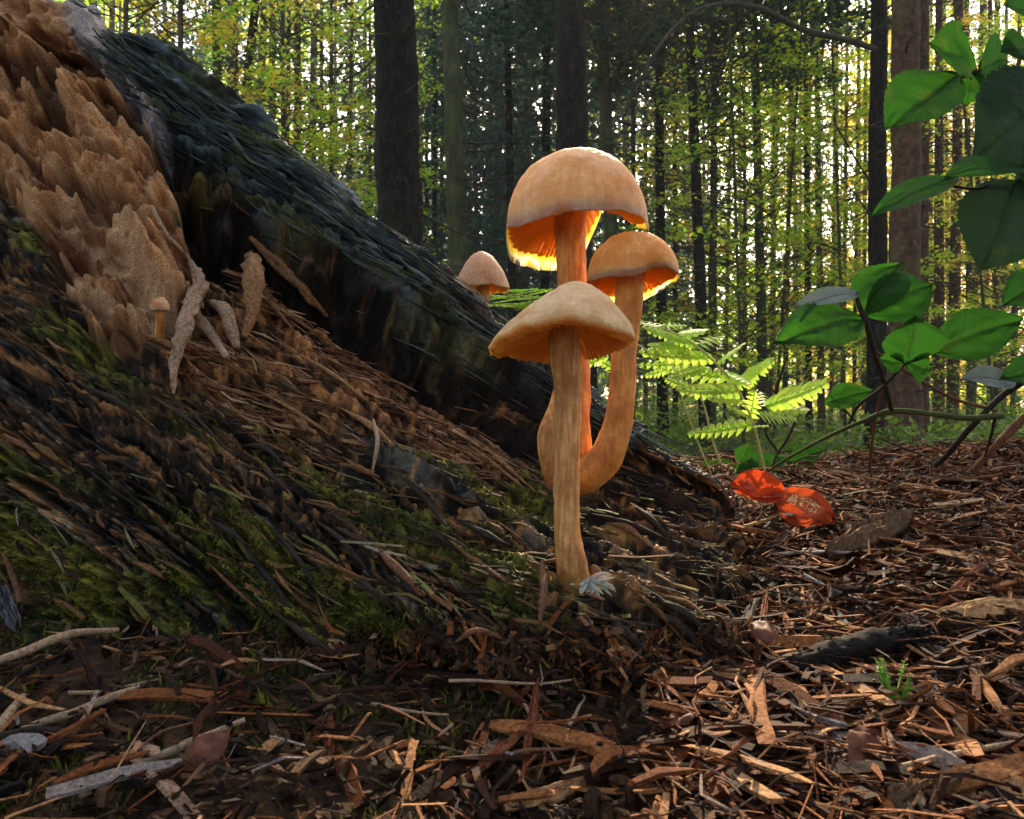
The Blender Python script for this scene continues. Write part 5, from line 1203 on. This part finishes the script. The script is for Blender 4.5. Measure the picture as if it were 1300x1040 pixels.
# crumpled brown leaf
o = thing('brown_leaf', gl(1085, 985), 'crumpled red brown dead leaf lying flat near the bottom right', 'fallen leaf')
part('blade', leaf_mesh(gl(1108, 950, .013), gl(1080, 1015, .010), 62 / F * .19, (.1, -.6, 1), fold=.2, curl=.2, serr=.06, teeth=5, wave_=.22, seed=31), BROWNL, o)
part('blade', leaf_mesh(gl(1100, 975, .013), gl(1052, 985, .009), 40 / F * .19, (.1, -.5, 1), fold=-.2, curl=.1, serr=.06, teeth=4, wave_=.22, seed=33), BROWNL, o)
# green moss sprig
SPRIG = leaf_material('moss_sprig_leaf', [(0.0, (.08, .22, .02)), (1.0, (.14, .30, .03))], .4, 1.4, noise=0)
o = thing('moss_sprig', gl(1128, 925), 'bright green moss sprig standing alone in the brown litter', 'moss')
mb = MB(); rg = np.random.default_rng(8)
for sp_ in range(9):
    b0_ = gl(1128 + rg.uniform(-8, 8), 922 + rg.uniform(-4, 4), .008); e_ = gl(1118 + rg.uniform(-22, 24), 880 + rg.uniform(-18, 25), .018); 
    for k_ in range(46):
        t = rg.random(); c = b0_ * (1 - t) + e_ * t; d = rg.normal(0, 1, 3); d /= np.linalg.norm(d); d = d * .7 + (e_ - b0_) / np.linalg.norm(e_ - b0_) * .5; s_ = np.cross(d, rg.normal(size=3)); s_ /= np.linalg.norm(s_); l_ = .0017
        mb.add([c - s_ * .00028, c + s_ * .00028, c + d * l_, ], t=[[0, 1, 2]])
    v, q, t_, uv = tube([b0_, e_], [.0003, .0001], 5, 6); mb.add(v, q, t_, uv)
part('leaflets', mb.mesh('leaflets', False), SPRIG, o)
# moss and crumbs on the dark ground under the log
rg = np.random.default_rng(15); n = 9000; Y = rg.uniform(.14, .30, n); X = rg.uniform(-.7, .2, n) * Y; z, ov = hm(X, Y); ok = (ov < .004) & (fbm(st3(X * 35, Y * 35, 3.), 3) > -.05)
c = np.stack([X, Y, z], -1)[ok]; k_ = len(c); d = rg.normal(0, .5, (k_, 3)) + [0, 0, .9]; d /= np.linalg.norm(d, axis=1)[:, None]; s_ = np.cross(d, rg.normal(size=(k_, 3))); s_ /= np.linalg.norm(s_, axis=1)[:, None]
L = rg.uniform(.002, .006, k_)[:, None]; W = L * .10
v = np.stack([c - s_ * W, c + s_ * W, c + d * L * .6 + s_ * W * .8, c + d * L + rg.normal(0, .0008, (k_, 3)), c + d * L * .6 - s_ * W * .8], 1).reshape(-1, 3); q = np.arange(k_)[:, None] * 5
obj('ground_moss', mesh_np('ground_moss', v, [q + [0, 1, 2, 4], q + [2, 3, 4]], False), MOSSM, label='dark olive moss between the crumbs below the log', cat='moss', kind='stuff')

# dead leaf scraps, thin twigs and paired needles among the chips
rg = np.random.default_rng(303); cnt = 0
scr = [leaf_mesh(np.zeros(3), np.array([.008 + .0018 * i, 0, 0]), .005 + .001 * i, (0, 0, 1), fold=.3 * (-1) ** i, curl=.35, serr=.10, teeth=5 + i, wave_=.35, seed=400 + i, n=18, mcols=9, name='blade') for i in range(4)]
for m_ in scr: m_.materials.append(BROWNL)
where = ['near the crest', 'beside the weathered bark chunk', 'below the red leaves', 'near the black twig', 'close to the right edge', 'at the bottom edge', 'below the log foot', 'in the lower left']
sp = [(1180, 640), (1030, 720), (1000, 700), (960, 850), (1270, 700), (900, 1000), (880, 930), (240, 1000), (1240, 860), (1010, 1010), (780, 960), (1120, 760)]
lbs = ['curled brown leaf scrap just behind the crest of the litter', 'small brown leaf scrap left of the weathered bark chunk', 'brown leaf scrap below the two red leaves', 'brown leaf scrap left of the black twig', 'brown leaf scrap near the right edge above the curled flake', 'brown leaf scrap at the bottom, right of centre', 'brown leaf scrap below the foot of the log', 'brown leaf scrap in the dark lower left litter', 'brown leaf scrap below the long curled flake', 'brown leaf scrap left of the crumpled brown leaf', 'brown leaf scrap in the dark litter below the front mushroom', 'brown leaf scrap between bark chunk and curled flake']
for i, ((px_, py_), lb) in enumerate(zip(sp, lbs)):
    o = obj('leaf_scrap', scr[i % 4], None, label=lb, cat='leaf scrap', group='dead leaf scraps in the litter'); o.location = V(gl(px_, py_, .010)); o.rotation_euler = (rg.normal(0, .4), rg.normal(0, .3), rg.uniform(0, 6.28))
tws = []
for i in range(6):
    k_ = rg.normal(0, .0022, (5, 3)) * [0, 1, .35]; pts = np.column_stack([np.linspace(-.022, .022, 5), np.zeros(5), np.zeros(5)]) + k_
    v, q, t, uv = tube(pts, [.0007, .0006, .0003], 7, 24, .3, 900, i); m_ = MB().add(v, q, t, uv).mesh('thin_twig'); m_.materials.append([TW_RED, TW_PALE, TW_DARK][i % 3]); tws.append(m_)
for i in range(24):
    px_ = rg.uniform(20, 1290); py_ = rg.uniform(640 if px_ > 930 else 880, 1035)
    o = obj('thin_twig', tws[i % 6], None, label='thin crooked ' + ['reddish', 'pale', 'dark'][i % 3] + ' twig lying over the wood chips ' + ('at the lower left' if px_ < 600 else 'on the right'), cat='twig', group='thin twigs over the litter'); p = gl(px_, py_, .008); o.location = V(p); o.rotation_euler = (rg.uniform(0, 6.28), rg.normal(0, .12), rg.uniform(0, 6.28)); s_ = .45 + 1.3 * p[1]; o.scale = (s_,) * 3
